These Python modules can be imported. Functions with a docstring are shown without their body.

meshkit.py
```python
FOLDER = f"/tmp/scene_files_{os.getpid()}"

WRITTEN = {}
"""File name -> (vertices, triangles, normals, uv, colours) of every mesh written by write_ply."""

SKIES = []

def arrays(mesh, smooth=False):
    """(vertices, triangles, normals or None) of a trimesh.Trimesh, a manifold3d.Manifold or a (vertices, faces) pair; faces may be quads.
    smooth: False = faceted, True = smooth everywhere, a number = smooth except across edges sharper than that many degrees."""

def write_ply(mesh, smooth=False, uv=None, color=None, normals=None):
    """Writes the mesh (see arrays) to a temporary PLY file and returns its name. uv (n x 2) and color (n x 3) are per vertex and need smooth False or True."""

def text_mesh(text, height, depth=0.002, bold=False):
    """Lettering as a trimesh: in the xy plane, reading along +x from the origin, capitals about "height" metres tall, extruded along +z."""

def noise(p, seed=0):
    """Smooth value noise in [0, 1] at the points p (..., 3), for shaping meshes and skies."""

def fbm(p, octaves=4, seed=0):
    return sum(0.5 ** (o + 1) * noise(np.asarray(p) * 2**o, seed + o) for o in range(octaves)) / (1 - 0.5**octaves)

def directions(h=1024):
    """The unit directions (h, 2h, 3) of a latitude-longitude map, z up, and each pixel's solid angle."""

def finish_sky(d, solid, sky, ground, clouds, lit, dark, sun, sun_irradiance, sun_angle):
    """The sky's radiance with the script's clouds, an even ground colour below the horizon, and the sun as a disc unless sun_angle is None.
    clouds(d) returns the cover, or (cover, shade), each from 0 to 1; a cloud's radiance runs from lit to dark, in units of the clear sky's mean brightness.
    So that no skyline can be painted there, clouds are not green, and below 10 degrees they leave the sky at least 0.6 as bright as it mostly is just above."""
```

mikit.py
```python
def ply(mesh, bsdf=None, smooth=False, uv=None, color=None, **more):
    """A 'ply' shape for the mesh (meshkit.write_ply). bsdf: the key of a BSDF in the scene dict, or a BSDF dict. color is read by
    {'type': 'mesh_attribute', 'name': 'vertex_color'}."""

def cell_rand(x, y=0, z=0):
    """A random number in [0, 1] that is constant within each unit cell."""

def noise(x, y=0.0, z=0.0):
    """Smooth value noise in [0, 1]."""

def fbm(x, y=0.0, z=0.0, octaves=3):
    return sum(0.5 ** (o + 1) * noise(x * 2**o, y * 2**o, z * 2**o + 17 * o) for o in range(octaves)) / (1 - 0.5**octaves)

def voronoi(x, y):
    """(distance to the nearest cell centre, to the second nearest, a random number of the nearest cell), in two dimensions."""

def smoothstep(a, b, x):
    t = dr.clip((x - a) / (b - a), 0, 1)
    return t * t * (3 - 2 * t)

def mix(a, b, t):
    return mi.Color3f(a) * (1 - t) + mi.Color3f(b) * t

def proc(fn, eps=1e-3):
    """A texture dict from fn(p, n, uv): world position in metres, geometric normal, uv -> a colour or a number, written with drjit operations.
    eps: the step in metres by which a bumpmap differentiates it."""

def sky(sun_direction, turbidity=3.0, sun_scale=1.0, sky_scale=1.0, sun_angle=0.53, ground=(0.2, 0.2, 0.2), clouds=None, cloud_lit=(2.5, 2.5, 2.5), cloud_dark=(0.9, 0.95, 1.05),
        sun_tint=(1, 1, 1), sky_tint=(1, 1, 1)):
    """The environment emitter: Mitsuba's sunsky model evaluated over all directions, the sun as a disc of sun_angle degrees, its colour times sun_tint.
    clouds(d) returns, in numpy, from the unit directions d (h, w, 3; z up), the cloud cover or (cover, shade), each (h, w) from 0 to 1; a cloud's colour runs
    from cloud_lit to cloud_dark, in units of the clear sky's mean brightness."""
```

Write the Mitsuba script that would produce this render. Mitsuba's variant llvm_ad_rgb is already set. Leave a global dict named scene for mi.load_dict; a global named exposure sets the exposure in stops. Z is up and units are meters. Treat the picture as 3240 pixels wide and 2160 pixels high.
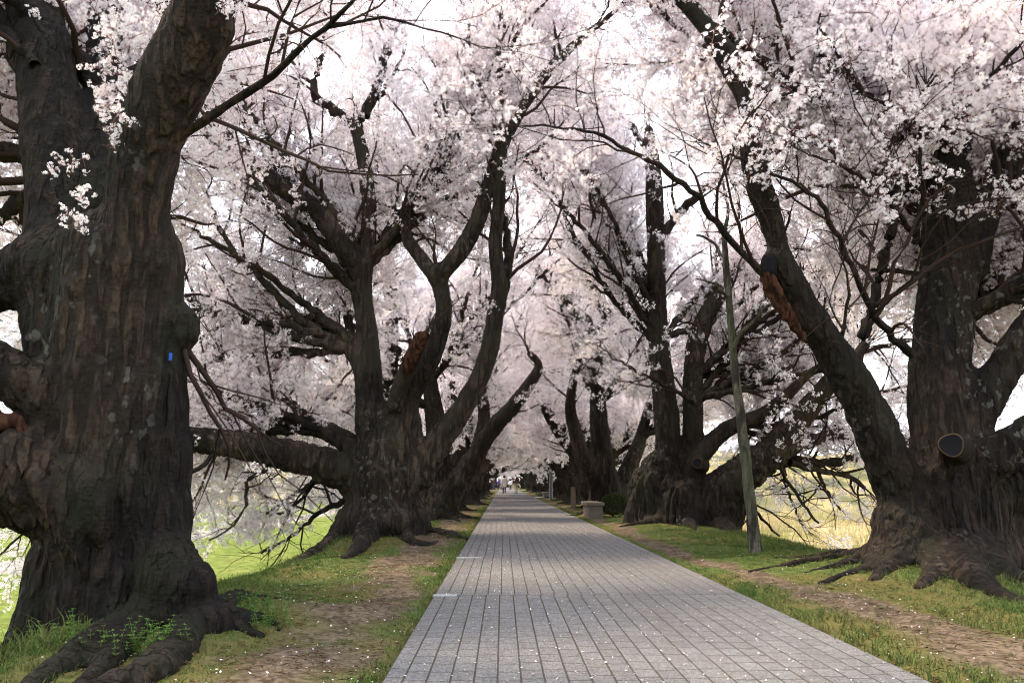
import math, numpy as np, trimesh, manifold3d, drjit as dr, mitsuba as mi, mikit, meshkit
T = mi.ScalarTransform4f
scene, labels = {}, {}

# ---------------------------------------------------------------- camera, sky, exposure
EYE = np.array([0.0, 0.0, 1.05])
FWD = np.array([0.01156, 0.98488, 0.17287])
scene['camera'] = {'type': 'perspective', 'fov': 65.0, 'fov_axis': 'x', 'near_clip': 0.05, 'far_clip': 3000.0,
                   'to_world': T().look_at(origin=EYE.tolist(), target=(EYE + FWD).tolist(), up=[0, 0, 1])}
def cloud_cover(d):
    n = meshkit.fbm(d * np.array([2.2, 2.2, 5.0]) + 7.3, 4, 3)
    return 0.72 + 0.28 * np.clip((n - 0.35) * 3.0, 0, 1), np.clip((n - 0.5) * 1.2, 0, 0.5)
scene['sky'] = mikit.sky([-0.55, 0.25, 1.05], turbidity=4, sun_scale=0.42, sun_angle=9.0, clouds=cloud_cover,
                         cloud_lit=(2.28, 2.33, 2.48), cloud_dark=(1.58, 1.62, 1.74), ground=(0.14, 0.15, 0.09), sun_tint=(1.0, 0.96, 0.90))
exposure = 3.5

TRACED = {
  'L1': {
    'solid': [[[-3.032,5.95,2.741,0.356],[-2.959,5.95,2.201,0.383],[-2.904,5.95,1.709,0.394],[-2.837,5.95,1.075,0.395],[-2.766,5.95,0.463,0.411],[-2.688,5.95,0.019,0.444],[-2.629,5.95,-0.328,0.485]],[[-3.372,6.15,2.726,0.325],[-3.337,6.15,2.239,0.346],[-3.266,6.15,1.731,0.341],[-3.168,6.15,1.237,0.328],[-3.133,6.15,0.757,0.315],[-3.131,6.15,0.29,0.327],[-3.163,6.15,-0.105,0.355],[-3.228,6.15,-0.403,0.375]],[[-2.782,6.0,2.721,0.301],[-2.725,5.993,2.21,0.312],[-2.654,5.986,1.714,0.3],[-2.572,5.979,1.232,0.279],[-2.52,5.971,0.765,0.275],[-2.438,5.964,0.371,0.295],[-2.33,5.957,0.076,0.323],[-2.228,5.95,-0.243,0.334]],[[-3.396,6.1,2.608,0.321],[-3.581,6.283,3.163,0.265],[-3.826,6.467,3.996,0.25],[-4.12,6.65,4.905,0.243],[-4.369,6.833,5.448,0.218],[-4.691,7.017,6.256,0.2],[-5.092,7.2,7.371,0.154]],[[-3.297,6.4,3.278,0.198],[-3.534,6.7,4.105,0.163],[-3.741,7.0,4.803,0.152],[-3.889,7.3,5.755,0.177],[-3.926,7.6,6.954,0.137]],[[-2.775,5.9,2.693,0.296],[-2.743,5.8,3.173,0.229],[-2.649,5.7,3.651,0.248],[-2.443,5.6,4.056,0.257],[-2.264,5.5,4.352,0.25],[-2.166,5.4,4.536,0.216],[-2.09,5.3,4.995,0.167],[-1.916,5.2,5.816,0.12]],[[-2.539,6.0,2.262,0.132],[-2.447,6.0,2.212,0.158],[-2.443,6.0,2.161,0.148]],[[-3.482,6.0,2.685,0.25],[-3.879,6.075,2.565,0.235],[-4.579,6.15,2.408,0.186],[-5.41,6.225,2.634,0.12],[-6.305,6.3,3.084,0.053]],[[-2.912,5.8,1.489,0.187],[-3.268,5.74,1.67,0.183],[-3.556,5.68,1.818,0.192],[-4.0,5.62,2.041,0.169],[-4.711,5.56,2.465,0.107],[-5.292,5.5,3.019,0.043]],[[-2.923,5.8,0.923,0.352],[-3.239,5.74,1.074,0.358],[-3.482,5.68,1.148,0.309],[-3.895,5.62,1.191,0.269],[-4.603,5.56,1.307,0.163],[-5.337,5.5,1.656,0.074]]],
    'roots': [[[-2.259,5.75,0.454,0.225],[-2.035,5.7,0.273,0.185],[-1.879,5.7,0.131,0.14],[-1.798,5.75,-0.019,0.089]],[[-2.078,5.6,0.385,0.175],[-2.562,6.193,-0.009,0.151],[-2.441,5.172,-0.01,0.119],[-2.436,4.635,-0.011,0.088],[-2.366,4.164,-0.013,0.053]],[[-1.928,5.55,0.142,0.143],[-2.011,5.421,-0.01,0.139],[-1.894,4.629,-0.011,0.13],[-1.943,4.4,-0.116,0.111],[-2.009,4.2,-0.221,0.084]],[[-2.403,5.6,0.107,0.144],[-2.252,4.886,-0.011,0.087],[-2.133,4.32,-0.012,0.066]],[[-3.145,6.0,0.219,0.186],[-3.315,6.0,-0.077,0.146],[-3.492,6.0,-0.28,0.122],[-3.626,5.9,-0.399,0.09]],[[-1.88,5.75,0.109,0.104],[-1.711,5.899,-0.009,0.052],[-1.508,5.711,-0.009,0.021]],[[-1.83,5.7,0.061,0.088],[-1.583,5.567,-0.01,0.034]],[[-2.062,6.1,0.142,0.095],[-2.081,6.6,0.117,0.086],[-2.018,6.8,0.021,0.049],[-1.813,6.828,-0.008,0.021]]],
    'thin': [[[-2.449,5.7,3.582,0.042],[-2.147,5.6,3.728,0.032],[-1.897,5.5,3.851,0.027],[-1.623,5.4,3.987,0.024],[-1.401,5.3,4.119,0.02],[-1.2,5.2,4.262,0.017],[-1.032,5.1,4.366,0.014],[-0.768,5.0,4.582,0.01]],[[-1.27,5.25,4.225,0.014],[-1.089,5.188,4.221,0.012],[-0.896,5.125,4.224,0.011],[-0.586,5.062,4.132,0.007],[-0.283,5.0,4.0,0.006]],[[-3.938,6.3,4.503,0.051],[-4.252,6.4,4.84,0.041],[-4.535,6.5,5.147,0.031]]],
  },
  'L2': {
    'solid': [[[-2.087,14.8,-0.189,0.854],[-2.12,14.8,0.189,0.761],[-2.146,14.8,0.571,0.698],[-2.12,14.8,1.034,0.65],[-2.016,14.8,1.581,0.587],[-1.988,14.8,2.056,0.479]],[[-2.351,14.8,1.66,0.298],[-2.443,14.84,2.378,0.273],[-2.504,14.88,3.112,0.243],[-2.566,14.92,3.863,0.205],[-2.677,14.96,4.546,0.187],[-2.717,15.0,5.069,0.209]],[[-2.731,15.0,4.983,0.209],[-2.952,14.875,5.292,0.2],[-3.235,14.75,5.77,0.191],[-3.553,14.625,6.158,0.182],[-4.07,14.5,6.456,0.173],[-4.629,14.375,6.88,0.164],[-4.975,14.25,7.214,0.13],[-5.194,14.125,7.502,0.089],[-5.542,14.0,7.959,0.061]],[[-2.653,15.0,5.156,0.167],[-2.599,15.0,6.117,0.152],[-2.695,15.0,7.008,0.145],[-2.875,15.0,7.825,0.129],[-2.943,15.0,8.054,0.13]],[[-1.89,14.7,1.813,0.316],[-1.781,14.657,2.442,0.246],[-1.625,14.614,2.796,0.207],[-1.351,14.571,3.232,0.191],[-1.172,14.529,3.711,0.176],[-1.081,14.486,4.192,0.152],[-1.148,14.443,4.593,0.153],[-1.205,14.4,4.872,0.169]],[[-1.164,14.4,4.83,0.161],[-0.805,14.36,5.235,0.161],[-0.487,14.32,5.811,0.154],[-0.271,14.28,6.476,0.146],[-0.126,14.24,6.975,0.139],[-0.029,14.2,7.304,0.122]],[[-0.005,14.2,7.287,0.114],[0.361,14.086,7.949,0.098],[0.686,13.971,8.417,0.098],[1.09,13.857,8.885,0.089],[1.45,13.743,9.174,0.069],[1.888,13.629,9.504,0.052],[2.283,13.514,9.832,0.04],[2.76,13.4,10.29,0.028]],[[-1.227,14.4,4.747,0.144],[-1.547,14.55,5.204,0.13],[-1.818,14.7,5.631,0.112],[-1.888,14.85,6.069,0.084],[-1.832,15.0,6.564,0.06]],[[-1.931,14.3,2.408,0.163],[-1.695,14.15,3.012,0.147],[-1.452,14.0,3.551,0.131]],[[-1.512,14.6,1.188,0.304],[-1.128,14.545,1.805,0.243],[-0.779,14.491,2.27,0.204],[-0.468,14.436,2.816,0.181],[-0.234,14.382,3.445,0.166],[-0.133,14.327,4.079,0.159],[-0.063,14.273,4.555,0.151],[-0.112,14.218,5.032,0.135],[-0.144,14.164,5.345,0.127],[-0.082,14.109,5.992,0.12],[-0.044,14.055,6.644,0.104],[-0.005,14.0,7.216,0.08]],[[-2.378,14.7,0.996,0.372],[-2.813,14.486,1.225,0.328],[-3.311,14.271,1.411,0.297],[-3.867,14.057,1.554,0.271],[-4.555,13.843,1.693,0.245],[-5.29,13.629,1.77,0.212],[-5.927,13.414,1.815,0.18],[-6.759,13.2,1.943,0.142]],[[-2.502,14.9,1.387,0.219],[-3.061,15.225,1.88,0.205],[-3.636,15.55,2.106,0.176],[-4.229,15.875,2.255,0.154],[-4.84,16.2,2.323,0.122]],[[-2.52,14.8,3.02,0.202],[-2.917,15.0,3.626,0.185],[-3.385,15.2,3.999,0.176],[-3.942,15.4,4.167,0.144],[-4.425,15.6,4.267,0.12],[-4.929,15.8,4.557,0.087],[-5.354,16.0,4.782,0.062]]],
    'roots': [[[-2.65,14.6,0.352,0.308],[-2.883,14.3,-0.001,0.188],[-2.995,13.2,-0.188,0.138],[-3.078,12.2,-0.279,0.083],[-3.076,11.5,-0.289,0.048]],[[-1.701,14.7,0.422,0.311],[-1.504,16.903,-0.003,0.151],[-0.958,15.979,-0.003,0.101],[-0.638,15.379,-0.003,0.049]],[[-1.904,14.2,0.37,0.338],[-1.836,14.327,-0.004,0.226],[-1.382,13.571,-0.004,0.093],[-0.948,17.324,-0.003,0.073]],[[-2.278,14.2,0.371,0.3],[-2.249,13.236,-0.004,0.139],[-2.139,11.238,-0.005,0.059]]],
    'thin': [[[-3.854,14.8,6.394,0.084],[-4.322,15.033,7.014,0.073],[-4.857,15.267,7.749,0.061],[-5.312,15.5,8.322,0.045]],[[-2.942,15.0,8.008,0.112],[-3.327,14.933,8.296,0.095],[-3.666,14.867,8.538,0.086],[-3.727,14.8,8.734,0.077],[-3.584,14.733,9.349,0.06],[-3.521,14.667,9.872,0.047],[-3.428,14.6,10.492,0.035]],[[-2.914,15.0,7.962,0.112],[-2.71,15.08,8.464,0.105],[-2.538,15.16,9.024,0.097],[-2.414,15.24,9.546,0.08],[-2.306,15.32,10.079,0.059],[-2.194,15.4,10.621,0.041]],[[-2.545,15.1,8.663,0.057],[-2.265,15.2,9.142,0.049],[-2.069,15.3,9.679,0.036]],[[-0.046,14.3,7.304,0.09],[-0.341,14.44,8.208,0.075],[-0.517,14.58,8.731,0.068],[-0.655,14.72,9.267,0.056],[-0.71,14.86,9.913,0.044],[-0.411,15.0,10.58,0.031]],[[-0.046,14.3,7.304,0.07],[-0.048,14.275,8.128,0.058],[-0.049,14.25,8.739,0.05],[-0.092,14.225,9.266,0.038],[-0.093,14.2,9.706,0.025]],[[-0.049,14.2,8.801,0.046],[0.279,13.95,9.377,0.037],[0.763,13.7,9.851,0.024]],[[-0.039,14.4,4.34,0.112],[0.106,14.6,4.971,0.09],[0.082,14.8,5.539,0.075],[0.04,15.0,6.127,0.059]],[[-2.855,15.0,0.721,0.072],[-3.326,15.375,0.553,0.045],[-3.769,15.75,0.257,0.037],[-4.226,16.125,-0.052,0.03],[-4.786,16.5,-0.329,0.017]],[[-3.874,14.1,1.443,0.053],[-4.205,14.0,1.182,0.037],[-4.376,13.9,1.094,0.033],[-4.296,13.8,0.748,0.029],[-4.345,13.7,0.523,0.022],[-4.809,13.6,0.122,0.014]],[[-4.65,13.7,1.613,0.051],[-4.94,13.533,1.391,0.04],[-5.08,13.367,1.211,0.032],[-5.284,13.2,1.036,0.021]],[[-3.115,14.8,1.346,0.055],[-3.511,15.2,1.074,0.04],[-3.835,15.6,0.708,0.033],[-4.343,16.0,0.451,0.025]],[[-2.913,15.0,1.231,0.056],[-3.779,15.667,0.952,0.037],[-4.442,16.333,0.607,0.03],[-5.315,17.0,0.151,0.022]],[[-4.205,15.5,3.796,0.051],[-4.172,15.333,3.173,0.046],[-4.23,15.167,2.735,0.037],[-4.481,15.0,2.229,0.024]]],
  },
  'R1': {
    'solid': [[[5.435,10.2,-0.33,0.855],[5.453,10.2,-0.02,0.753],[5.461,10.2,0.242,0.68],[5.523,10.2,0.611,0.652],[5.585,10.2,0.985,0.588],[5.644,10.2,1.31,0.454]],[[5.072,10.1,0.721,0.323],[4.821,10.012,1.145,0.301],[4.652,9.925,1.569,0.279],[4.456,9.838,1.99,0.247],[4.206,9.75,2.411,0.236],[3.954,9.662,2.776,0.203],[3.701,9.575,3.111,0.197],[3.468,9.488,3.472,0.207],[3.328,9.4,3.683,0.195]],[[3.399,9.45,3.708,0.127],[3.304,9.411,4.137,0.133],[3.189,9.372,4.514,0.16],[3.102,9.333,4.836,0.161],[3.043,9.294,5.273,0.129],[3.013,9.256,5.657,0.119],[2.885,9.217,6.042,0.146],[2.7,9.178,6.369,0.13],[2.46,9.139,6.698,0.098],[2.189,9.1,6.968,0.07]],[[5.606,10.2,1.201,0.412],[5.629,10.25,1.752,0.39],[5.681,10.3,2.319,0.381],[5.79,10.35,2.902,0.358],[5.932,10.4,3.501,0.363],[6.036,10.45,3.997,0.347],[6.111,10.5,4.628,0.314],[6.2,10.55,5.278,0.291],[6.334,10.6,5.947,0.292],[6.458,10.65,6.636,0.265],[6.522,10.7,7.343,0.238],[6.554,10.75,8.071,0.212],[6.62,10.8,9.185,0.164]],[[6.266,10.4,3.923,0.246],[6.569,10.367,4.77,0.213],[6.876,10.333,5.321,0.197],[7.161,10.3,5.814,0.18],[7.638,10.267,6.573,0.136],[8.248,10.233,7.749,0.08],[8.726,10.2,8.755,0.031]],[[5.746,10.1,1.524,0.314],[5.994,10.017,2.009,0.246],[6.261,9.933,2.412,0.213],[6.545,9.85,2.87,0.191],[7.112,9.767,3.582,0.137],[7.775,9.683,4.474,0.083],[8.354,9.6,5.499,0.039]],[[5.4,9.95,0.752,0.306],[5.687,9.825,1.144,0.264],[5.952,9.7,1.349,0.241],[6.224,9.575,1.577,0.229],[6.69,9.45,1.904,0.176],[7.428,9.325,2.305,0.113],[8.241,9.2,2.911,0.046]],[[6.119,10.45,-0.364,0.438],[6.276,10.425,0.223,0.387],[6.178,10.4,0.765,0.403]],[[5.909,10.3,0.607,0.384],[6.29,10.24,0.904,0.307],[6.553,10.18,1.028,0.301],[7.085,10.12,1.309,0.23],[7.902,10.06,1.578,0.148],[8.901,10.0,1.956,0.06]],[[5.431,9.75,1.351,0.158],[5.379,9.62,1.45,0.14]]],
    'roots': [[[4.821,10.0,0.568,0.293],[4.532,9.9,0.215,0.209],[4.396,9.75,0.029,0.141]],[[4.869,9.8,0.425,0.286],[4.427,9.391,-0.006,0.148],[3.875,8.62,-0.006,0.059]],[[4.845,10.2,0.347,0.189],[4.77,10.8,0.112,0.114],[4.502,11.0,0.01,0.07],[4.034,11.0,-0.023,0.046],[3.627,11.0,-0.022,0.026]],[[4.693,10.0,0.309,0.159],[4.59,10.48,-0.005,0.121],[4.025,9.982,-0.005,0.063],[3.553,9.708,-0.005,0.026]],[[4.694,9.9,0.266,0.157],[4.239,9.522,-0.006,0.085],[3.763,9.111,-0.006,0.048],[3.328,8.735,-0.006,0.021]],[[4.841,10.1,0.224,0.16],[4.594,10.809,-0.005,0.085],[3.9,10.488,-0.005,0.055],[3.322,10.087,-0.005,0.032],[2.863,9.626,-0.005,0.015]],[[5.638,9.9,0.214,0.341],[4.619,7.955,-0.007,0.146],[4.478,7.268,-0.007,0.076],[4.433,6.799,-0.008,0.036]],[[5.216,9.8,0.223,0.285],[4.605,8.793,-0.006,0.139],[4.039,8.054,-0.007,0.051]],[[6.201,10.3,0.233,0.3],[5.258,8.43,-0.006,0.133],[5.186,7.8,-0.007,0.061]]],
    'thin': [[[4.38,9.9,2.432,0.082],[4.582,9.988,2.779,0.072],[4.737,10.075,3.192,0.067],[4.929,10.162,3.677,0.068],[5.165,10.25,4.298,0.064],[5.361,10.338,4.941,0.059],[5.495,10.425,5.606,0.054],[5.463,10.512,6.032,0.043],[5.428,10.6,6.603,0.031]],[[5.188,10.0,2.642,0.061],[4.82,9.822,2.916,0.046],[4.517,9.644,3.21,0.038],[4.276,9.467,3.551,0.035],[4.046,9.289,3.991,0.032],[3.813,9.111,4.312,0.026],[3.496,8.933,4.461,0.02],[3.035,8.756,4.576,0.018],[2.637,8.578,4.685,0.015],[2.249,8.4,4.761,0.01]],[[3.287,9.35,3.275,0.052],[2.927,9.222,3.642,0.041],[2.596,9.094,3.978,0.039],[2.271,8.967,4.361,0.033],[1.895,8.839,4.604,0.028],[1.474,8.711,4.788,0.025],[1.16,8.583,4.915,0.02],[0.851,8.456,4.934,0.017],[0.502,8.328,4.925,0.014],[0.21,8.2,4.864,0.009]],[[5.56,10.2,4.104,0.04],[5.246,9.92,4.305,0.031],[4.87,9.64,4.522,0.027],[4.503,9.36,4.701,0.024],[4.078,9.08,4.777,0.021],[3.56,8.8,4.804,0.013]],[[6.003,10.2,5.417,0.038],[5.564,9.9,5.573,0.032],[5.085,9.6,5.678,0.028],[4.738,9.3,5.689,0.022],[4.413,9.0,5.634,0.013]],[[5.976,10.1,5.405,0.044],[5.918,9.8,5.626,0.034],[5.992,9.5,5.932,0.031],[6.176,9.2,6.124,0.027],[6.318,8.9,6.337,0.021],[6.502,8.6,6.564,0.013]],[[6.722,10.8,6.852,0.083],[7.181,10.867,6.938,0.064],[7.703,10.933,7.019,0.064],[8.396,11.0,7.109,0.045]],[[5.342,10.0,4.102,0.04],[5.325,9.667,4.574,0.03],[5.153,9.333,5.187,0.024],[5.139,9.0,5.768,0.016]],[[4.096,9.6,2.497,0.029],[4.155,9.533,2.968,0.024],[4.202,9.467,3.278,0.018],[4.125,9.4,3.696,0.013]]],
  },
  'R2': {
    'solid': [[[4.267,19.4,-0.283,0.769],[4.231,19.4,0.118,0.659],[4.218,19.4,0.622,0.61]],[[3.506,19.7,-0.049,0.574],[3.526,19.65,0.926,0.462],[3.722,19.6,1.444,0.347]],[[4.007,19.4,0.521,0.372],[3.978,19.444,1.544,0.313],[3.97,19.489,2.59,0.296],[3.907,19.533,3.661,0.289],[3.864,19.578,4.757,0.238],[3.864,19.622,5.88,0.23],[3.901,19.667,7.144,0.233],[3.901,19.711,8.323,0.224],[3.882,19.756,9.29,0.193],[3.825,19.8,10.155,0.126]],[[4.479,19.3,0.473,0.37],[4.575,19.425,1.647,0.272],[4.645,19.55,2.702,0.244],[4.713,19.675,3.681,0.248],[4.86,19.8,4.468,0.251],[5.2,19.925,5.276,0.232],[5.595,20.05,5.932,0.213],[6.051,20.175,6.487,0.158],[6.576,20.3,7.112,0.103]],[[4.64,19.2,-0.022,0.483],[5.039,19.029,0.78,0.467],[5.624,18.857,1.279,0.425],[6.202,18.686,1.725,0.373],[6.789,18.514,2.416,0.291],[7.266,18.343,3.003,0.24],[7.739,18.171,3.586,0.17],[8.309,18.0,4.166,0.099]],[[4.487,19.2,1.283,0.237],[4.993,19.033,2.042,0.206],[5.478,18.867,2.39,0.184],[6.0,18.7,2.581,0.173],[6.526,18.533,2.972,0.142],[6.895,18.367,3.358,0.111],[7.256,18.2,3.69,0.06]],[[5.046,19.2,-0.072,0.458],[5.316,19.15,0.528,0.408],[5.474,19.1,0.929,0.409]]],
    'roots': [[[5.029,19.1,0.132,0.253],[4.953,17.8,-0.174,0.141],[4.905,17.0,-0.25,0.072]],[[3.853,19.3,0.223,0.205],[3.191,17.422,-0.003,0.083],[2.496,17.733,-0.003,0.038]],[[3.201,19.7,0.257,0.209],[3.121,20.587,-0.003,0.098],[3.272,24.564,-0.002,0.039]],[[4.444,19.2,0.177,0.224],[3.456,14.995,-0.004,0.071],[2.898,13.521,-0.004,0.029]]],
    'thin': [[[3.892,19.6,6.894,0.143],[4.281,19.4,7.519,0.121],[4.749,19.2,8.024,0.098],[5.262,19.0,8.408,0.065]],[[3.891,19.8,9.308,0.114],[3.559,19.633,9.836,0.079],[3.093,19.467,10.358,0.056],[2.738,19.3,10.635,0.034]],[[6.387,18.8,1.628,0.213],[7.064,19.067,1.943,0.165],[7.804,19.333,2.132,0.167],[8.661,19.6,2.179,0.149],[9.531,19.867,2.142,0.129],[10.423,20.133,2.103,0.109],[11.551,20.4,2.007,0.077]],[[5.897,18.9,1.38,0.142],[6.769,19.175,1.558,0.124],[7.597,19.45,1.493,0.115],[8.568,19.725,1.636,0.096],[9.565,20.0,1.773,0.054]],[[6.756,19.0,1.513,0.077],[7.591,19.2,1.314,0.067],[8.289,19.4,1.183,0.062],[8.725,19.6,0.926,0.042]],[[5.494,18.8,1.03,0.07],[5.746,19.033,0.63,0.046],[6.104,19.267,0.223,0.036],[6.571,19.5,-0.191,0.026]],[[6.274,18.6,1.721,0.07],[6.551,18.9,1.23,0.046],[7.03,19.2,0.626,0.036],[7.525,19.5,0.111,0.026]],[[7.486,19.2,1.284,0.052],[7.822,19.6,0.823,0.037],[8.274,20.0,0.399,0.021]],[[4.606,19.0,2.862,0.067],[4.119,18.625,3.131,0.051],[3.447,18.25,3.389,0.04],[2.796,17.875,3.636,0.029],[2.358,17.5,3.824,0.019]]],
  },
  'S': {
    'solid': [],
    'roots': [],
    'thin': [[[3.876,12.6,-0.043,0.113],[3.877,12.625,0.084,0.1],[3.859,12.65,0.507,0.094],[3.83,12.675,1.104,0.088],[3.8,12.7,1.712,0.082],[3.765,12.725,2.264,0.076],[3.73,12.75,2.827,0.066],[3.719,12.775,3.328,0.06],[3.703,12.8,3.911,0.057],[3.688,12.825,4.505,0.054],[3.69,12.85,5.036,0.044],[3.78,12.875,5.576,0.029],[3.721,12.9,6.047,0.018]],[[3.704,12.7,3.173,0.038],[3.946,12.6,3.546,0.031],[4.136,12.5,3.76,0.028],[4.388,12.4,3.895,0.017]],[[3.684,12.8,4.573,0.032],[3.553,13.0,5.006,0.026],[3.316,13.2,5.22,0.019]],[[3.711,12.8,3.911,0.028],[3.483,12.6,4.154,0.021],[3.086,12.4,4.246,0.014]]],
  },
  'L3': {
    'solid': [[[-1.909,23.5,-0.136,0.683],[-1.927,23.583,0.532,0.526],[-1.91,23.667,1.399,0.417],[-1.906,23.75,2.283,0.345],[-2.058,23.833,3.314,0.271],[-2.216,23.917,4.5,0.196],[-2.049,24.0,5.849,0.146]],[[-1.618,23.2,0.059,0.368],[-1.28,23.086,1.026,0.308],[-0.79,22.971,1.754,0.271],[-0.299,22.857,2.544,0.234],[0.316,22.743,3.213,0.21],[0.834,22.629,3.92,0.167],[1.028,22.514,4.278,0.123],[0.755,22.4,4.633,0.086]],[[-1.145,23.3,1.271,0.249],[-0.686,23.54,2.147,0.215],[-0.544,23.78,2.925,0.193],[-0.647,24.02,3.989,0.157],[-0.528,24.26,5.09,0.12],[-0.677,24.5,6.506,0.081]],[[-2.04,24.0,1.404,0.359],[-2.797,24.286,2.31,0.287],[-3.461,24.571,3.784,0.254],[-3.484,24.857,5.739,0.219],[-3.634,25.143,7.357,0.21],[-3.895,25.429,8.749,0.185],[-4.03,25.714,10.041,0.145],[-3.784,26.0,11.381,0.104]]],
    'roots': [[[-1.522,23.2,0.179,0.246],[-1.089,21.966,-0.002,0.093],[-0.813,20.843,-0.003,0.044]],[[-2.135,23.2,0.179,0.307],[-1.926,19.847,-0.003,0.115],[-1.405,17.329,-0.003,0.037]]],
    'thin': [],
  },
  'R3': {
    'solid': [[[3.345,26.5,-0.154,0.702],[3.325,26.44,0.606,0.535],[3.277,26.38,1.44,0.424],[3.178,26.32,2.561,0.327],[3.112,26.26,3.98,0.257],[3.084,26.2,6.007,0.231]],[[3.083,26.2,5.933,0.202],[2.665,26.0,6.407,0.187],[2.007,25.8,6.876,0.172],[1.427,25.6,7.414,0.143],[1.066,25.4,8.02,0.128],[0.494,25.2,8.548,0.092],[0.068,25.0,8.925,0.056]],[[3.141,26.2,5.933,0.202],[3.473,26.113,6.462,0.217],[2.999,26.025,7.226,0.188],[2.728,25.938,8.023,0.174],[2.468,25.85,8.748,0.16],[2.279,25.762,9.324,0.145],[2.108,25.675,10.205,0.131],[1.96,25.587,10.63,0.102],[1.743,25.5,11.362,0.066]],[[3.827,26.6,-0.021,0.466],[4.092,26.733,1.304,0.315],[4.577,26.867,2.449,0.217],[4.926,27.0,3.623,0.132]],[[3.037,26.3,1.161,0.309],[2.459,25.975,2.262,0.238],[2.167,25.65,3.492,0.181],[2.291,25.325,4.431,0.125],[2.548,25.0,5.22,0.069]]],
    'roots': [[[3.005,26.2,0.064,0.348],[2.162,21.928,-0.002,0.116],[1.831,20.812,-0.003,0.044]],[[3.702,26.2,0.064,0.348],[2.999,19.789,-0.003,0.105],[3.259,18.87,-0.003,0.04]]],
    'thin': [],
  },
  'X': {
    'stem_wound': [[3.153,9.24,3.477,0.078],[3.218,9.28,3.296,0.088],[3.345,9.32,3.093,0.083],[3.502,9.36,2.868,0.057],[3.621,9.4,2.702,0.026]],
    'stem_plug': [[3.176,9.25,3.651,0.088],[3.164,9.25,3.533,0.104]],
    'stub_wound': [[-1.675,13.98,3.004,0.084],[-1.543,13.9,3.301,0.114],[-1.418,13.82,3.542,0.114]],
    'limb_wound': [[-3.495,5.55,1.449,0.089],[-3.378,5.575,1.463,0.066],[-3.279,5.6,1.369,0.039]],
    'cut': [[5.454,9.6,1.423,0.145],[5.27,9.41,1.471,0.138],[5.149,9.22,1.473,0.132]],
    'cut2': [[4.648,18.9,1.45,0.162],[4.548,18.775,1.487,0.131],[4.488,18.65,1.494,0.125]],
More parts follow.
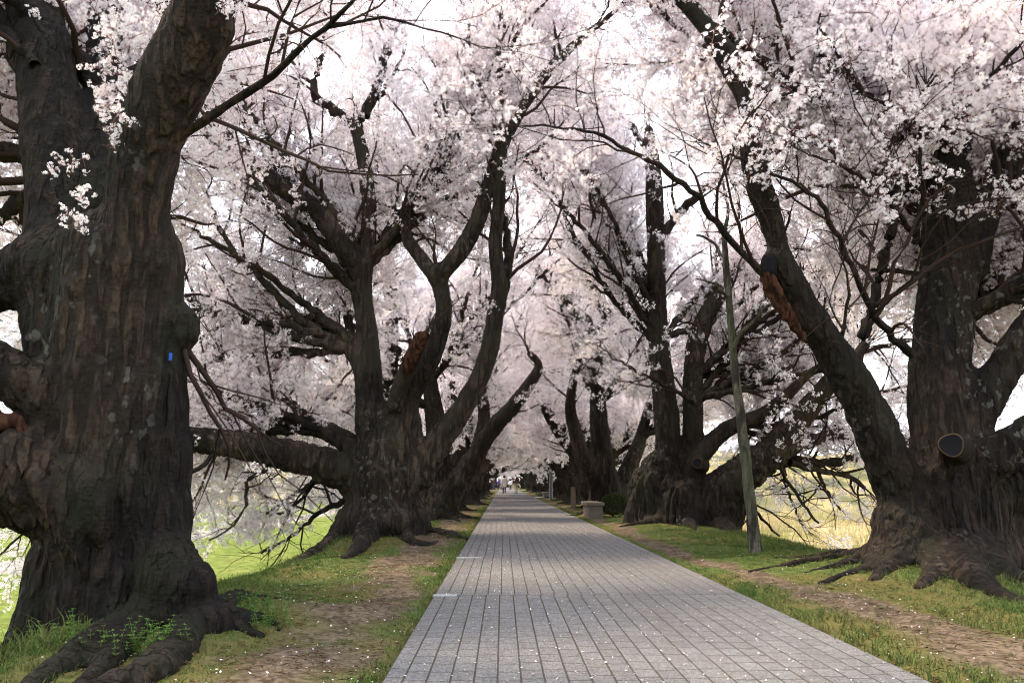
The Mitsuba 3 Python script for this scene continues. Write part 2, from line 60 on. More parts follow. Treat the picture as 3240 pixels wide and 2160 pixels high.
    'tag': [[-2.388,5.8,1.957,0.016],[-2.387,5.8,1.947,0.016]],
  },
}
# ---------------------------------------------------------------- small helpers
def tag(key, label=None, cat=None, group=None, kind=None):
    d = {}
    if label: d['label'] = label
    if cat: d['category'] = cat
    if group: d['group'] = group
    if kind: d['kind'] = kind
    labels[key] = d
    return key
def smooth_ply(v, f, n, bsdf):
    """A ply with given smooth normals."""
    return {'type': 'ply', 'filename': meshkit.write_ply((v, f), False, normals=n), 'face_normals': False, 'bsdf': {'type': 'ref', 'id': bsdf}}
def numbered(base, i): return base if i == 0 else f'{base}_{i:03d}'
def vnormals(v, f):
    n = np.zeros_like(v); c = np.cross(v[f[:, 1]] - v[f[:, 0]], v[f[:, 2]] - v[f[:, 0]])
    for k in range(3): np.add.at(n, f[:, k], c)
    return n / (np.linalg.norm(n, axis=1, keepdims=True) + 1e-20)
def unit(a): return a / (np.linalg.norm(a, axis=-1, keepdims=True) + 1e-12)
def step(a, b, x):
    t = np.clip((x - a) / (b - a), 0, 1); return t * t * (3 - 2 * t)
class MB:
    """Collects vertices and triangles of one mesh."""
    def __init__(s): s.v, s.f, s.n = [], [], 0
    def add(s, v, f):
        v = np.asarray(v, float).reshape(-1, 3); s.v.append(v); s.f.append(np.asarray(f, int) + s.n); s.n += len(v); return s
    def arrays(s): return np.vstack(s.v), np.vstack(s.f)
    def ply(s, bsdf, smooth=False): return mikit.ply(s.arrays(), bsdf, smooth=smooth)
BOXF = np.array([[0,2,1],[0,3,2],[4,5,6],[4,6,7],[0,1,5],[0,5,4],[1,2,6],[1,6,5],[2,3,7],[2,7,6],[3,0,4],[3,4,7]])
def box_vf(x0, x1, y0, y1, z0, z1, ch=0.0):
    if ch <= 0:
        return np.array([[x0,y0,z0],[x1,y0,z0],[x1,y1,z0],[x0,y1,z0],[x0,y0,z1],[x1,y0,z1],[x1,y1,z1],[x0,y1,z1]], float), BOXF
    m = manifold3d.Manifold.hull_points(np.array([[x0+a,y0+b,z0+c] for a,b,c in
        [(i*ch*(1-2*sx)+sx*(x1-x0), j*ch*(1-2*sy)+sy*(y1-y0), k*ch*(1-2*sz)+sz*(z1-z0)) for sx in (0,1) for sy in (0,1) for sz in (0,1) for i,j,k in ((0,1,1),(1,0,1),(1,1,0))]]))
    q = m.to_mesh(); return np.array(q.vert_properties[:, :3]), np.array(q.tri_verts)
def resample(P, n):
    P = np.asarray(P, float); L = np.r_[0, np.cumsum(np.linalg.norm(np.diff(P[:, :3], axis=0), axis=1))]
    from scipy.interpolate import PchipInterpolator
    L = L + np.arange(len(L)) * 1e-9
    return PchipInterpolator(L, P)(np.linspace(0, L[-1], n)), L[-1]
def tubes(P, R, sides):
    """Many tubes at once: P (N, K, 3), R (N, K)."""
    N, K, _ = P.shape
    t = unit(np.gradient(P, axis=1)); up = np.where(np.abs(t[..., 2:]) < 0.9, [0, 0, 1.0], [1.0, 0, 0])
    a = unit(np.cross(t, up)); b = np.cross(t, a); ang = np.arange(sides) * 2 * np.pi / sides
    V = P[:, :, None] + R[:, :, None, None] * (np.cos(ang)[None, None, :, None] * a[:, :, None] + np.sin(ang)[None, None, :, None] * b[:, :, None])
    Nn = np.cos(ang)[None, None, :, None] * a[:, :, None] + np.sin(ang)[None, None, :, None] * b[:, :, None]
    i, j = np.meshgrid(np.arange(K - 1), np.arange(sides), indexing='ij'); jn = (j + 1) % sides
    q = np.stack([i*sides+j, i*sides+jn, (i+1)*sides+jn, (i+1)*sides+j], -1).reshape(-1, 4)
    f = np.vstack([q[:, [0, 1, 2]], q[:, [0, 2, 3]]])
    F = (f[None] + (np.arange(N) * K * sides)[:, None, None]).reshape(-1, 3)
    return V.reshape(-1, 3), F, Nn.reshape(-1, 3)

# ---------------------------------------------------------------- terrain shape (metres; the path runs along +y)
PX0, PX1 = -0.63, 2.25
def nz(x, y, s, seed): return meshkit.noise(np.stack([np.asarray(x) * s, np.asarray(y) * s, np.zeros_like(np.asarray(x, float))], -1), seed)
MOUNDS = []
def ground_z(x, y):
    x, y = np.asarray(x, float), np.asarray(y, float)
    dl, dR = PX0 - x, x - PX1
    z = np.zeros_like(x)
    wob = (nz(x, y, 0.35, 5) - 0.5) * 0.5
    l = dl - 2.0 + wob; r = dR - 2.75 - wob
    z = np.where(l > 0, -np.minimum(0.46 * (np.sqrt(l * l + 0.09) - 0.3), 3.1), z)
    z = np.where(r > 0, -np.minimum(0.5 * (np.sqrt(r * r + 0.09) - 0.3), 3.0), z)
    out = np.clip(np.maximum(dl, dR) / 0.5, 0, 1)
    z = z + out * (0.10 * (nz(x, y, 0.9, 1) - 0.5) + 0.045 * (nz(x, y, 3.1, 2) - 0.5) + 0.012 * (nz(x, y, 11., 3) - 0.5) + 0.015)
    far = np.clip((np.abs(x) - 14) / 30, 0, 1)
    z = z + far * 0.5 * (nz(x, y, 0.06, 4) - 0.5)
    for mx, my, mr, mh in MOUNDS:
        d2 = ((x - mx) ** 2 + (y - my) ** 2) / mr ** 2
        z = z + mh * np.exp(-d2) * np.clip(np.maximum(dl, dR) / 0.4, 0, 1)
    return z

# ---------------------------------------------------------------- materials
def rgb(*c): return {'type': 'rgb', 'value': list(c)}
def diffuse(c): return {'type': 'twosided', 'b': {'type': 'diffuse', 'reflectance': c if isinstance(c, dict) else rgb(*c)}}
N, F, S, MIX = mikit.noise, mikit.fbm, mikit.smoothstep, mikit.mix
def crack(p):
    """Lengthwise fissures: 0 in a crack, 1 on the plates."""
    w = 0.35 * N(p.x * 3, p.y * 3, p.z * 2.2)
    a = dr.abs(2 * F(p.x * 11 + w, p.y * 11 + w, p.z * 1.7, 3) - 1); b = dr.abs(2 * F(p.x * 24 + 7, p.y * 24, p.z * 5.0 + w, 2) - 1)
    return S(0.03, 0.30, a) * (0.55 + 0.45 * S(0.05, 0.4, b))
def bark_fn(base, pale, moss, k=1.0):
    def fn(p, n, uv):
        big = F(p.x * 1.3, p.y * 1.3, p.z * 0.6, 3)
        high = S(2.0, 3.4, p.z)                                     # the lower trunk is furrowed, the upper stems are banded crosswise
        lent = F(p.x * 20, p.y * 20, p.z * 78, 2)
        c = MIX(base, pale, S(0.40, 0.75, big) * 0.75)
        c = MIX(c, pale, S(0.56, 0.80, lent) * 0.6 * k * (0.45 + 0.55 * high))
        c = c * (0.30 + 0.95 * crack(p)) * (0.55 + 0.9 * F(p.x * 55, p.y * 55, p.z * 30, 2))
        m = S(0.50, 0.66, F(p.x * 2.1 + 9, p.y * 2.1, p.z * 0.9, 4)) * S(-0.6, 0.35, n.z + 0.35)
        c = MIX(c, moss, m * 0.6)
        lich = S(0.60, 0.72, F(p.x * 17 + 1, p.y * 17 + 5, p.z * 10, 3)) * S(0.56, 0.72, F(p.x * 1.7, p.y * 1.7 + 4, p.z * 0.6, 2))
        return MIX(c, (0.13, 0.132, 0.115), lich * 0.45)
    return fn
def bark_bump(p, n, uv):
    return 0.030 * crack(p) + 0.005 * F(p.x * 20, p.y * 20, p.z * 78, 2) + 0.006 * N(p.x * 60, p.y * 60, p.z * 40)
def bark(name, base, pale, moss, k=1.0):
    scene[name] = {'type': 'bumpmap', 'tex': mikit.proc(bark_bump, 4e-3), 'scale': 1.0,
                   'bsdf': {'type': 'twosided', 'b': {'type': 'principled', 'base_color': mikit.proc(bark_fn(base, pale, moss, k)), 'roughness': 0.85, 'specular': 0.25}}}
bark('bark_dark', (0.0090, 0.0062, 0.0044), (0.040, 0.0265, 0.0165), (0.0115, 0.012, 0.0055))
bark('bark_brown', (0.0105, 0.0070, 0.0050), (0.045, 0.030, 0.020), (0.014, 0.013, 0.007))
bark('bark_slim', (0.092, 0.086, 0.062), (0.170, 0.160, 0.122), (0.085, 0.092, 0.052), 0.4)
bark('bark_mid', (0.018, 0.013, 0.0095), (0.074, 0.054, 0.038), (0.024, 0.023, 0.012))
scene['twig_bark'] = diffuse((0.040, 0.028, 0.023))
def wood_fn(p, n, uv):
    g = F(p.x * 30, p.y * 30, p.z * 5, 3)
    return MIX((0.018, 0.010, 0.007), (0.070, 0.034, 0.022), S(0.3, 0.7, g))
scene['raw_wood'] = diffuse(mikit.proc(wood_fn))
scene['cut_paint'] = diffuse((0.013, 0.013, 0.015))
scene['cut_rim'] = diffuse((0.075, 0.050, 0.031))
def petal_fn(p, n, uv):
    a = mikit.cell_rand(p.x * 28, p.y * 28, p.z * 28); b = N(p.x * 0.6, p.y * 0.6, p.z * 0.6)
    c = MIX((0.955, 0.915, 0.938), (0.968, 0.948, 0.958), b)
    return MIX(c, (0.80, 0.70, 0.765), S(0.66, 0.95, a) * 0.85)
scene['petal'] = {'type': 'principledthin', 'base_color': mikit.proc(petal_fn), 'roughness': 0.7, 'diff_trans': 1.0, 'eta': 1.3}
scene['calyx'] = diffuse((0.26, 0.13, 0.125))
scene['fallen'] = diffuse((0.58, 0.52, 0.53))
scene['young_leaf'] = {'type': 'principledthin', 'base_color': rgb(0.22, 0.30, 0.06), 'roughness': 0.6, 'diff_trans': 0.8, 'eta': 1.4}

# one description of what covers the verges, for the ground's colour and for where grass grows
def np_rand(x, y, z=0):
    x, y, z = ((np.floor(np.asarray(v, np.float32)).astype(np.int64) + 1000000) & 0xFFFFFFFF for v in (x, y, np.zeros_like(x) + z))
    h = (x * 374761393 + y * 668265263 + z * 2147483647) & 0xFFFFFFFF
    h = ((h ^ (h >> 13)) * 1274126177) & 0xFFFFFFFF
    return ((h ^ (h >> 16)) & 0xFFFFFF) / 16777215.0
def np_noise(x, y):
    i, j = np.floor(x), np.floor(y); u, v = x - i, y - j; u, v = u*u*(3-2*u), v*v*(3-2*v)
    return (np_rand(i, j)*(1-u) + np_rand(i+1, j)*u)*(1-v) + (np_rand(i, j+1)*(1-u) + np_rand(i+1, j+1)*u)*v
def np_fbm(x, y): return (0.5*np_noise(x, y) + 0.25*np_noise(2*x, 2*y) + 0.125*np_noise(4*x, 4*y)) / 0.875
def dr_fbm(x, y): return (0.5*N(x, y) + 0.25*N(2*x, 2*y) + 0.125*N(4*x, 4*y)) / 0.875
def cover(x, y, fb, sm, mn, mx):
    """(bare earth, moss) from 0 to 1."""
    dl, dR = PX0 - x, x - PX1
    w = fb(x * 0.9 + 40, y * 0.42 + 11); w2 = fb(x * 2.6, y * 2.0 + 31)
    cl = 0.66 + (w - 0.5) * 0.7
    left = 1 - sm(0.12, 0.50, mx(dl - cl, cl - dl) + (w2 - 0.5) * 0.7)
    c = 0.42 + mn(mx((11 - y) * 0.085, 0), 0.5) + (w - 0.5) * 0.3
    hw = 0.18 + mn(mx((10 - y) * 0.05, 0), 0.24)
    right = 1 - sm(hw * 0.6, hw * 1.5, mx(dR - c, c - dR) + (w2 - 0.5) * 0.42)
    bare = mx(left * sm(0.02, 0.14, dl), right * sm(0.02, 0.14, dR))
    moss = sm(0.42, 0.62, fb(x * 1.3 + 3, y * 1.0 + 7)) * (1 - sm(1.9, 2.6, mx(dl, dR)))
    return bare, moss
def np_cover(x, y): return cover(x, y, np_fbm, step, np.minimum, np.maximum)
def ground_fn(p, n, uv):
    bare, moss = cover(p.x, p.y, dr_fbm, S, dr.minimum, dr.maximum)
    f1 = F(p.x * 7, p.y * 7, 0, 3); f2 = N(p.x * 38, p.y * 38); f3 = N(p.x * 90, p.y * 90)
    grass = MIX((0.058, 0.085, 0.026), (0.100, 0.120, 0.042), f1)
    mossc = MIX((0.130, 0.105, 0.042), (0.092, 0.085, 0.034), N(p.x * 5, p.y * 5 + 3))
    c = MIX(grass, mossc, moss * 0.8)
    earth = MIX((0.072, 0.056, 0.039), (0.148, 0.115, 0.083), S(0.25, 0.75, f1 * 0.6 + f2 * 0.4))
    c = MIX(c, earth, bare) * (0.72 + 0.3 * f2 + 0.26 * f3)
    lawn = MIX((0.090, 0.135, 0.030), (0.165, 0.185, 0.060), F(p.x * 0.5, p.y * 0.5, 0, 4)) * (0.45 + 1.1 * F(p.x * 4, p.y * 4, 0, 4))
    reed = MIX((0.38, 0.31, 0.17), (0.20, 0.20, 0.065), S(0.45, 0.65, F(p.x * 0.22, p.y * 0.3, 0, 4))) * (0.7 + 0.6 * F(p.x * 3, p.y * 3, 0, 3))
    lane = S(-26.5, -25.8, p.x) * (1 - S(-22.8, -22.1, p.x))
    lawn = MIX(lawn, (0.24, 0.23, 0.21), lane)
    c = MIX(c, lawn, S(2.2, 3.0, PX0 - p.x + (f1 - 0.5)))
    return MIX(c, reed, S(4.2, 6.5, p.x - PX1 + 2 * (f1 - 0.5)))
scene['ground_mat'] = diffuse(mikit.proc(ground_fn))
TONES = [(0.160, 0.157, 0.158), (0.152, 0.149, 0.151), (0.169, 0.166, 0.167), (0.156, 0.151, 0.149), (0.164, 0.162, 0.164)]
def brick_fn(t):
    def fn(p, n, uv):
        g = N(p.x * 130, p.y * 60) * 0.5 + N(p.x * 40, p.y * 260 + 9) * 0.5
        d = F(p.x * 1.6, p.y * 0.7, 0, 3)
        return mi.Color3f(*t) * (0.46 + 0.98 * g) * (0.9 + 0.22 * d)
    return fn
for i, t in enumerate(TONES): scene[f'brick_tone_{i}'] = diffuse(mikit.proc(brick_fn(t)))
scene['joint'] = diffuse((0.066, 0.058, 0.051))
scene['pale_stone'] = diffuse((0.31, 0.315, 0.32))
def stone_fn(p, n, uv): return MIX((0.12, 0.105, 0.088), (0.22, 0.195, 0.165), F(p.x * 5, p.y * 5, p.z * 9, 4)) * (0.8 + 0.35 * N(p.x * 60, p.y * 60, p.z * 60))
scene['bench_stone'] = diffuse(mikit.proc(stone_fn))

# ---------------------------------------------------------------- solids from blended tapered limbs
def blend_mesh(lines, h):
    """lines: lists of cones (a, b, ra, rb, k). Lines melt into one another; surfaced on a grid of step h (naive surface nets)."""
    caps = [c for ln in lines for c in ln]
    lo = np.min([np.minimum(c[0] - c[2], c[1] - c[3]) for c in caps], 0) - 2 * h
    hi = np.max([np.maximum(c[0] + c[2], c[1] + c[3]) for c in caps], 0) + 2 * h
    n = np.ceil((hi - lo) / h).astype(int) + 1
    phi = np.full(n, 1.0, np.float32)
    for ln in lines:
        k = max(c[4] for c in ln)
        L0 = np.min([np.minimum(c[0] - c[2], c[1] - c[3]) for c in ln], 0); L9 = np.max([np.maximum(c[0] + c[2], c[1] + c[3]) for c in ln], 0)
        m = max(k * 1.1, 3 * h)
        j0 = np.maximum(((L0 - m - lo) / h).astype(int), 0); j1 = np.minimum(((L9 + m - lo) / h).astype(int) + 2, n)
        tmp = np.full(j1 - j0, 1.0, np.float32)
        for a, b, ra, rb, _ in ln:
            i0 = np.maximum(((np.minimum(a - ra, b - rb) - m - lo) / h).astype(int), 0)
            i1 = np.minimum(((np.maximum(a + ra, b + rb) + m - lo) / h).astype(int) + 2, n)
            g = np.stack(np.meshgrid(*[lo[q] + h * np.arange(i0[q], i1[q]) for q in range(3)], indexing='ij'), -1)
            ab = b - a; t = np.clip(((g - a) @ ab) / (ab @ ab + 1e-12), 0, 1)
            d = (np.linalg.norm(g - a - t[..., None] * ab, axis=-1) - (ra + (rb - ra) * t)).astype(np.float32)
            s = tuple(slice(i0[q] - j0[q], i1[q] - j0[q]) for q in range(3)); tmp[s] = np.minimum(tmp[s], d)
        s = tuple(slice(j0[q], j1[q]) for q in range(3)); o = phi[s]
        w = np.maximum(k - np.abs(o - tmp), 0) / k
        phi[s] = np.minimum(o, tmp) - w * w * k * 0.25
    neg = phi < 0
    c = np.zeros(np.array(n) - 1, np.int8)
    for dx, dy, dz in np.ndindex(2, 2, 2): c += neg[dx:n[0]-1+dx, dy:n[1]-1+dy, dz:n[2]-1+dz]
    act = (c > 0) & (c < 8); idx = -np.ones(act.shape, int); idx[act] = np.arange(act.sum()); ijk = np.argwhere(act)
    acc = np.zeros((len(ijk), 3)); cnt = np.zeros(len(ijk))
    for ax in range(3):
        e = np.eye(3, dtype=int)[ax]; o1, o2 = np.eye(3, dtype=int)[(ax+1) % 3], np.eye(3, dtype=int)[(ax+2) % 3]
        for u, v in np.ndindex(2, 2):
            p = ijk + u * o1 + v * o2; A = phi[tuple(p.T)]; B = phi[tuple((p + e).T)]
            x = (A < 0) != (B < 0); t = np.where(x, A / (A - B + 1e-20), 0)
            acc += np.where(x[:, None], p + t[:, None] * e, 0); cnt += x
    V = lo + h * acc / cnt[:, None]
    Fs = []
    for ax in range(3):
        e = np.eye(3, dtype=int)[ax]; o1, o2 = np.eye(3, dtype=int)[(ax+1) % 3], np.eye(3, dtype=int)[(ax+2) % 3]
        A = neg; sl0 = [slice(None)] * 3; sl1 = [slice(None)] * 3; sl0[ax] = slice(0, -1); sl1[ax] = slice(1, None)
        p = np.argwhere(A[tuple(sl0)] != A[tuple(sl1)]); p = p[(p[:, (ax+1) % 3] > 0) & (p[:, (ax+2) % 3] > 0)]
        q = [idx[tuple(np.minimum(p - u * o1 - v * o2, np.array(act.shape) - 1).T)] for u, v in ((0, 0), (1, 0), (1, 1), (0, 1))]
        q = np.stack(q, 1); ok = (q >= 0).all(1); q = q[ok]; fl = ~A[tuple(p[ok].T)]
        q[fl] = q[fl][:, ::-1]; Fs += [q[:, [0, 1, 2]], q[:, [0, 2, 3]]]
    return V, np.vstack(Fs)

# ---------------------------------------------------------------- blossom sprays: one flowering twig each, in four grades of detail
def spray_meshes(rng, grade):
    fl, tw = MB(), MB()
    L = 0.46
    k = 7; tx = np.linspace(0, L, k); bend = rng.normal(0, 0.035, 2)
    axis = np.stack([tx, bend[0] * (tx / L) ** 2 * 2, bend[1] * (tx / L) ** 2 * 2 - 0.03 * (tx / L) ** 2], 1) + np.r_[np.zeros((1, 3)), rng.normal(0, 0.008, (k - 1, 3))]
    sides = 4 if grade == 0 else 3
    v, f, _ = tubes(axis[None] if grade == 0 else axis[None, ::2], np.linspace(0.0042, 0.0018, k if grade == 0 else 4)[None], sides) if grade < 2 else tubes(axis[None, ::3], np.linspace(0.005, 0.002, 3)[None], 3)
    tw.add(v, f)
    clusters = []
    for s in np.linspace(0.06, 1.0, 13):
        q = np.array([np.interp(s * L, tx, axis[:, c]) for c in range(3)])
        d = unit(np.r_[0.35, rng.normal(0, 1, 2)]); ln = rng.uniform(0.02, 0.13) * (1 - 0.4 * s) + 0.015
        e = q + d * ln
        if grade < 2 and ln > 0.03:
            v, f, _ = tubes(np.stack([q, (q + e) / 2 + rng.normal(0, 0.004, 3), e][::1 if grade == 0 else 2])[None], np.array([[0.0022, 0.0017, 0.0012][::1 if grade == 0 else 2]]), 3); tw.add(v, f)
        clusters.append((e, unit(d + np.r_[0.3, 0, 0.0])))
        if rng.random() < 0.35: clusters.append((q + d * ln * 0.5, unit(rng.normal(0, 1, 3))))
    for c, o in clusters:
        if grade >= 2:
            for _ in range(6 if grade == 2 else 4):
                n = unit(rng.normal(0, 1, 3) + o * 0.5); a = unit(np.cross(n, rng.normal(0, 1, 3))); b = np.cross(n, a)
                p = c + unit(rng.normal(0, 1, 3)) * rng.uniform(0.012, 0.046); r = rng.uniform(0.0145, 0.0195) if grade == 2 else rng.uniform(0.019, 0.027)
                fl.add([p - a * r, p - b * r * 0.8, p + a * r, p + b * r], [[0, 1, 2], [0, 2, 3]])
            for _ in range(2):                                                     # bud scales and stalks
                p = c + unit(rng.normal(0, 1, 3)) * rng.uniform(0.03, 0.055); a = rng.normal(0, 1, (3, 3)) * (0.006 if grade == 2 else 0.009); tw.add(p + a, [[0, 1, 2]])
            continue
        for _ in range(rng.integers(4, 8)):
            n = unit(rng.normal(0, 1, 3) + o * 0.6 + np.array([0, 0, -0.15])); p = c + unit(n + rng.normal(0, 0.5, 3)) * rng.uniform(0.018, 0.042)
            a = unit(np.cross(n, rng.normal(0, 1, 3))); b = np.cross(n, a); R = rng.uniform(0.0155, 0.0195); cup = rng.uniform(0.1, 0.5)
            if grade == 0:
                for j in range(5):
                    t0 = j * 2 * math.pi / 5 + rng.normal(0, 0.06)
                    pt = lambda r, t, h: p + R * (r * (math.cos(t) * a + math.sin(t) * b) + h * n)
                    fl.add([pt(0.10, t0, 0), pt(0.74, t0 - 0.50, cup * 0.55), pt(0.97, t0 - 0.14, cup * 0.9), pt(0.97, t0 + 0.14, cup * 0.9), pt(0.74, t0 + 0.50, cup * 0.55)],
                           [[0, 1, 2], [0, 2, 3], [0, 3, 4]])
            else:
                vs = [p]; fs = []
                for j in range(5):
                    t0 = j * 2 * math.pi / 5 + rng.normal(0, 0.06)
                    for dt in (-0.44, 0.44): vs.append(p + R * 1.02 * (math.cos(t0 + dt) * a + math.sin(t0 + dt) * b + cup * 0.8 * n))
                    fs.append([0, 1 + 2 * j, 2 + 2 * j])
                fl.add(vs, fs)
            if grade == 1 and rng.random() < 0.4: continue
            tw.add([p + n * R * 0.10 + a * R * 0.19, p + n * R * 0.10 + b * R * 0.19, p + n * R * 0.10 - (a + b) * R * 0.15], [[0, 1, 2]])   # red eye
            if grade == 1: continue
            s = unit(np.cross(p - c, n + 0.01)) * 0.0011
            tw.add([c - s, c + s, p - n * 0.004 + s * 2], [[0, 1, 2]])                              # stalk
    return fl, tw
SPRAYS = []
for grade in range(4):
    row = []
    for i in range(4):
        fl, tw = spray_meshes(np.random.default_rng(100 + grade * 10 + i), grade)
        key = f'blossom_spray_{"abcd"[grade]}{i}'
        scene[key] = {'type': 'shapegroup', 'flower': fl.ply('petal'), 'twig': tw.ply('calyx' if grade < 2 else 'twig_bark')}
        row.append(key)
    SPRAYS.append(row)

# ---------------------------------------------------------------- trees
def walk_paths(rng, P, D, L, K, curl, lift, droop):
    """N wandering branch lines of K points."""
    out = [P]; d = unit(D); st = (L / (K - 1))[:, None]
    for i in range(K - 1):
        d = unit(d + curl * rng.normal(0, 1, d.shape) + np.array([0, 0, lift - droop * i / (K - 1)]))
        out.append(out[-1] + d * st)
    return np.stack(out, 1)
def in_view(p, margin=1.15):
    d = p - EYE; r = np.array([FWD[1], -FWD[0], 0]); r /= np.linalg.norm(r); u = np.cross(r, FWD)
    z = d @ FWD; return (z > 0.4) & (np.abs(d @ r) < 0.637 * margin * z + 0.6) & (np.abs(d @ u) < 0.425 * margin * z + 0.6)
def along(lines, rng, gap, rmax, zmin, start=0.0):
    """Points on lines (n, 4) every gap metres where they are thin and high enough: position, tangent, radius, share of the way."""
    out = []
    for l in lines:
        q, L = resample(l, max(4, int(np.linalg.norm(np.diff(l[:, :3], axis=0), axis=1).sum() / 0.05)))
        s = np.arange(start * L + rng.uniform(0, gap), L, gap); s = np.clip(s + rng.normal(0, gap * 0.2, len(s)), 0, L)
        i = np.minimum((s / L * (len(q) - 1)).astype(int), len(q) - 2)
        ok = (q[i, 3] < rmax) & (q[i, 2] - ground_z(q[i, 0], q[i, 1]) > zmin); i = i[ok]
        out.append(np.c_[q[i], unit(q[i + 1, :3] - q[i, :3]), i / (len(q) - 1)])
    return np.vstack(out) if out else np.zeros((0, 8))
COUNT = {'spray': [0, 0, 0, 0]}
def crown(key, lines, rng, g1=0.34, len1=2.0, g2=0.26, len2=0.85, gs=0.17, rmax=0.13, zmin=1.9, size=1.0, keep=None, fine=True, low=0.95):
    """Side branches, twigs and flowering sprays on the given limb lines."""
    A = along(lines, rng, g1, rmax, zmin, 0.08)
    tips = np.array([np.r_[l[-1], unit(l[-1, :3] - l[-2, :3]), 1.0] for l in lines for _ in range(2) if l[-1, 3] < 0.22 and l[-1, 2] > zmin])
    if len(tips): A = np.vstack([A, tips])
    t = A[:, 4:7]; side = unit(np.cross(t, rng.normal(0, 1, t.shape)))
    end = (A[:, 7] > 0.999)[:, None]
    D = np.where(end, t * 1.2 + 0.35 * side, 0.6 * t + 0.85 * side + np.array([0, 0, 0.18]))
    L = len1 * rng.uniform(0.45, 1.25, len(A)) * (1.1 - 0.45 * A[:, 7]) * size
    B = walk_paths(rng, A[:, :3], D, L, 9, 0.16, 0.05, 0.10)
    r0 = np.minimum(A[:, 3] * 0.55, 0.008 + 0.014 * L); R = r0[:, None] * np.linspace(1, 0.28, 9)
    m = MB(); v, f, _ = tubes(B, R, 5 if fine else 3); m.add(v, f)
    b4 = [np.c_[B[i], R[i]] for i in range(len(B))]
    C = along(b4, rng, g2 * size, 1, zmin - 0.6, 0.12)
    t = C[:, 4:7]; side = unit(np.cross(t, rng.normal(0, 1, t.shape)))
    L2 = len2 * rng.uniform(0.4, 1.3, len(C)) * size
    E = walk_paths(rng, C[:, :3], 0.7 * t + 0.75 * side, L2, 6, 0.18, 0.04, 0.16)
    R2 = np.minimum(C[:, 3] * 0.7, 0.008)[:, None] * np.linspace(1, 0.4, 6)
    vis = in_view(E[:, 2]) & (np.linalg.norm(E[:, 2] - EYE, axis=1) < (30 if fine else 22))
    if vis.any(): v, f, _ = tubes(E[vis], R2[vis], 4 if fine else 3); m.add(v, f)
    scene[key + '__twigs'] = m.ply('twig_bark', smooth=True)
    tag(key + '__twigs', kind='stuff')
    Sp = np.vstack([along([np.c_[E[i], R2[i]] for i in range(len(E))], rng, gs * size, 1, 0.2, 0.1), along(b4, rng, gs * size * 1.2, 1, 0.2, 0.45)])
    p = Sp[:, :3]; dist = np.linalg.norm(p - EYE, axis=1); view = in_view(p)
    ok = (dist > 2.6) & (p[:, 2] > ground_z(p[:, 0], p[:, 1]) + low)
    hi = 2.35 + 2.0 * np.clip((19 - p[:, 1]) / 6, 0, 1) + 0.35 * np.sin(p[:, 1] * 0.9) - 1.5 * np.clip((p[:, 1] - 90) / 30, 0, 1)   # boughs over the path are lopped
    ok &= ((p[:, 0] - 0.8) / 3.2) ** 2 + (np.maximum(p[:, 2], 0) / hi) ** 2 > 1
    if keep is not None: ok &= keep(p, rng)
    grade = np.where(view & (dist < 8.5), 0, np.where(view & (dist < 16), 1, np.where(view & (dist < 28), 2, 3)))
    ok &= view | (rng.random(len(p)) < 0.14)                                  # the crown goes on outside the picture, more loosely built
    sc = size * rng.uniform(0.85, 1.2, len(p)) * np.where(view, 1.0, 1.75)
    ax = unit(0.75 * Sp[:, 4:7] + 0.75 * unit(rng.normal(0, 1, p.shape)))
    b = unit(np.cross(ax, rng.normal(0, 1, p.shape))); c = np.cross(ax, b)
    pick = rng.integers(0, 4, len(p)); n = 0
    for i in np.nonzero(ok)[0]:
        M = np.eye(4); M[:3, 0], M[:3, 1], M[:3, 2] = ax[i] * sc[i], b[i] * sc[i], c[i] * sc[i]; M[:3, 3] = p[i]
        n += 1; COUNT['spray'][grade[i]] += 1
        scene[f'{key}__blossoms__{n:05d}'] = {'type': 'instance', 'to_world': T(M), 'g': {'type': 'ref', 'id': SPRAYS[grade[i]][pick[i]]}}
    tag(key + '__blossoms', kind='stuff'); tag(key + '__blossoms__flower', kind='stuff'); tag(key + '__blossoms__twig', kind='stuff')
def caps_of(line, kf=0.45):
    line = np.asarray(line, float)
    L = np.linalg.norm(np.diff(line[:, :3], axis=0), axis=1).sum()
    q, _ = resample(line, max(3, int(L / max(0.6 * line[:, 3].mean(), 0.05)) + 1))
    return [(q[i, :3], q[i + 1, :3], q[i, 3], q[i + 1, 3], max(0.06, kf * min(q[i, 3], 0.35))) for i in range(len(q) - 1)]
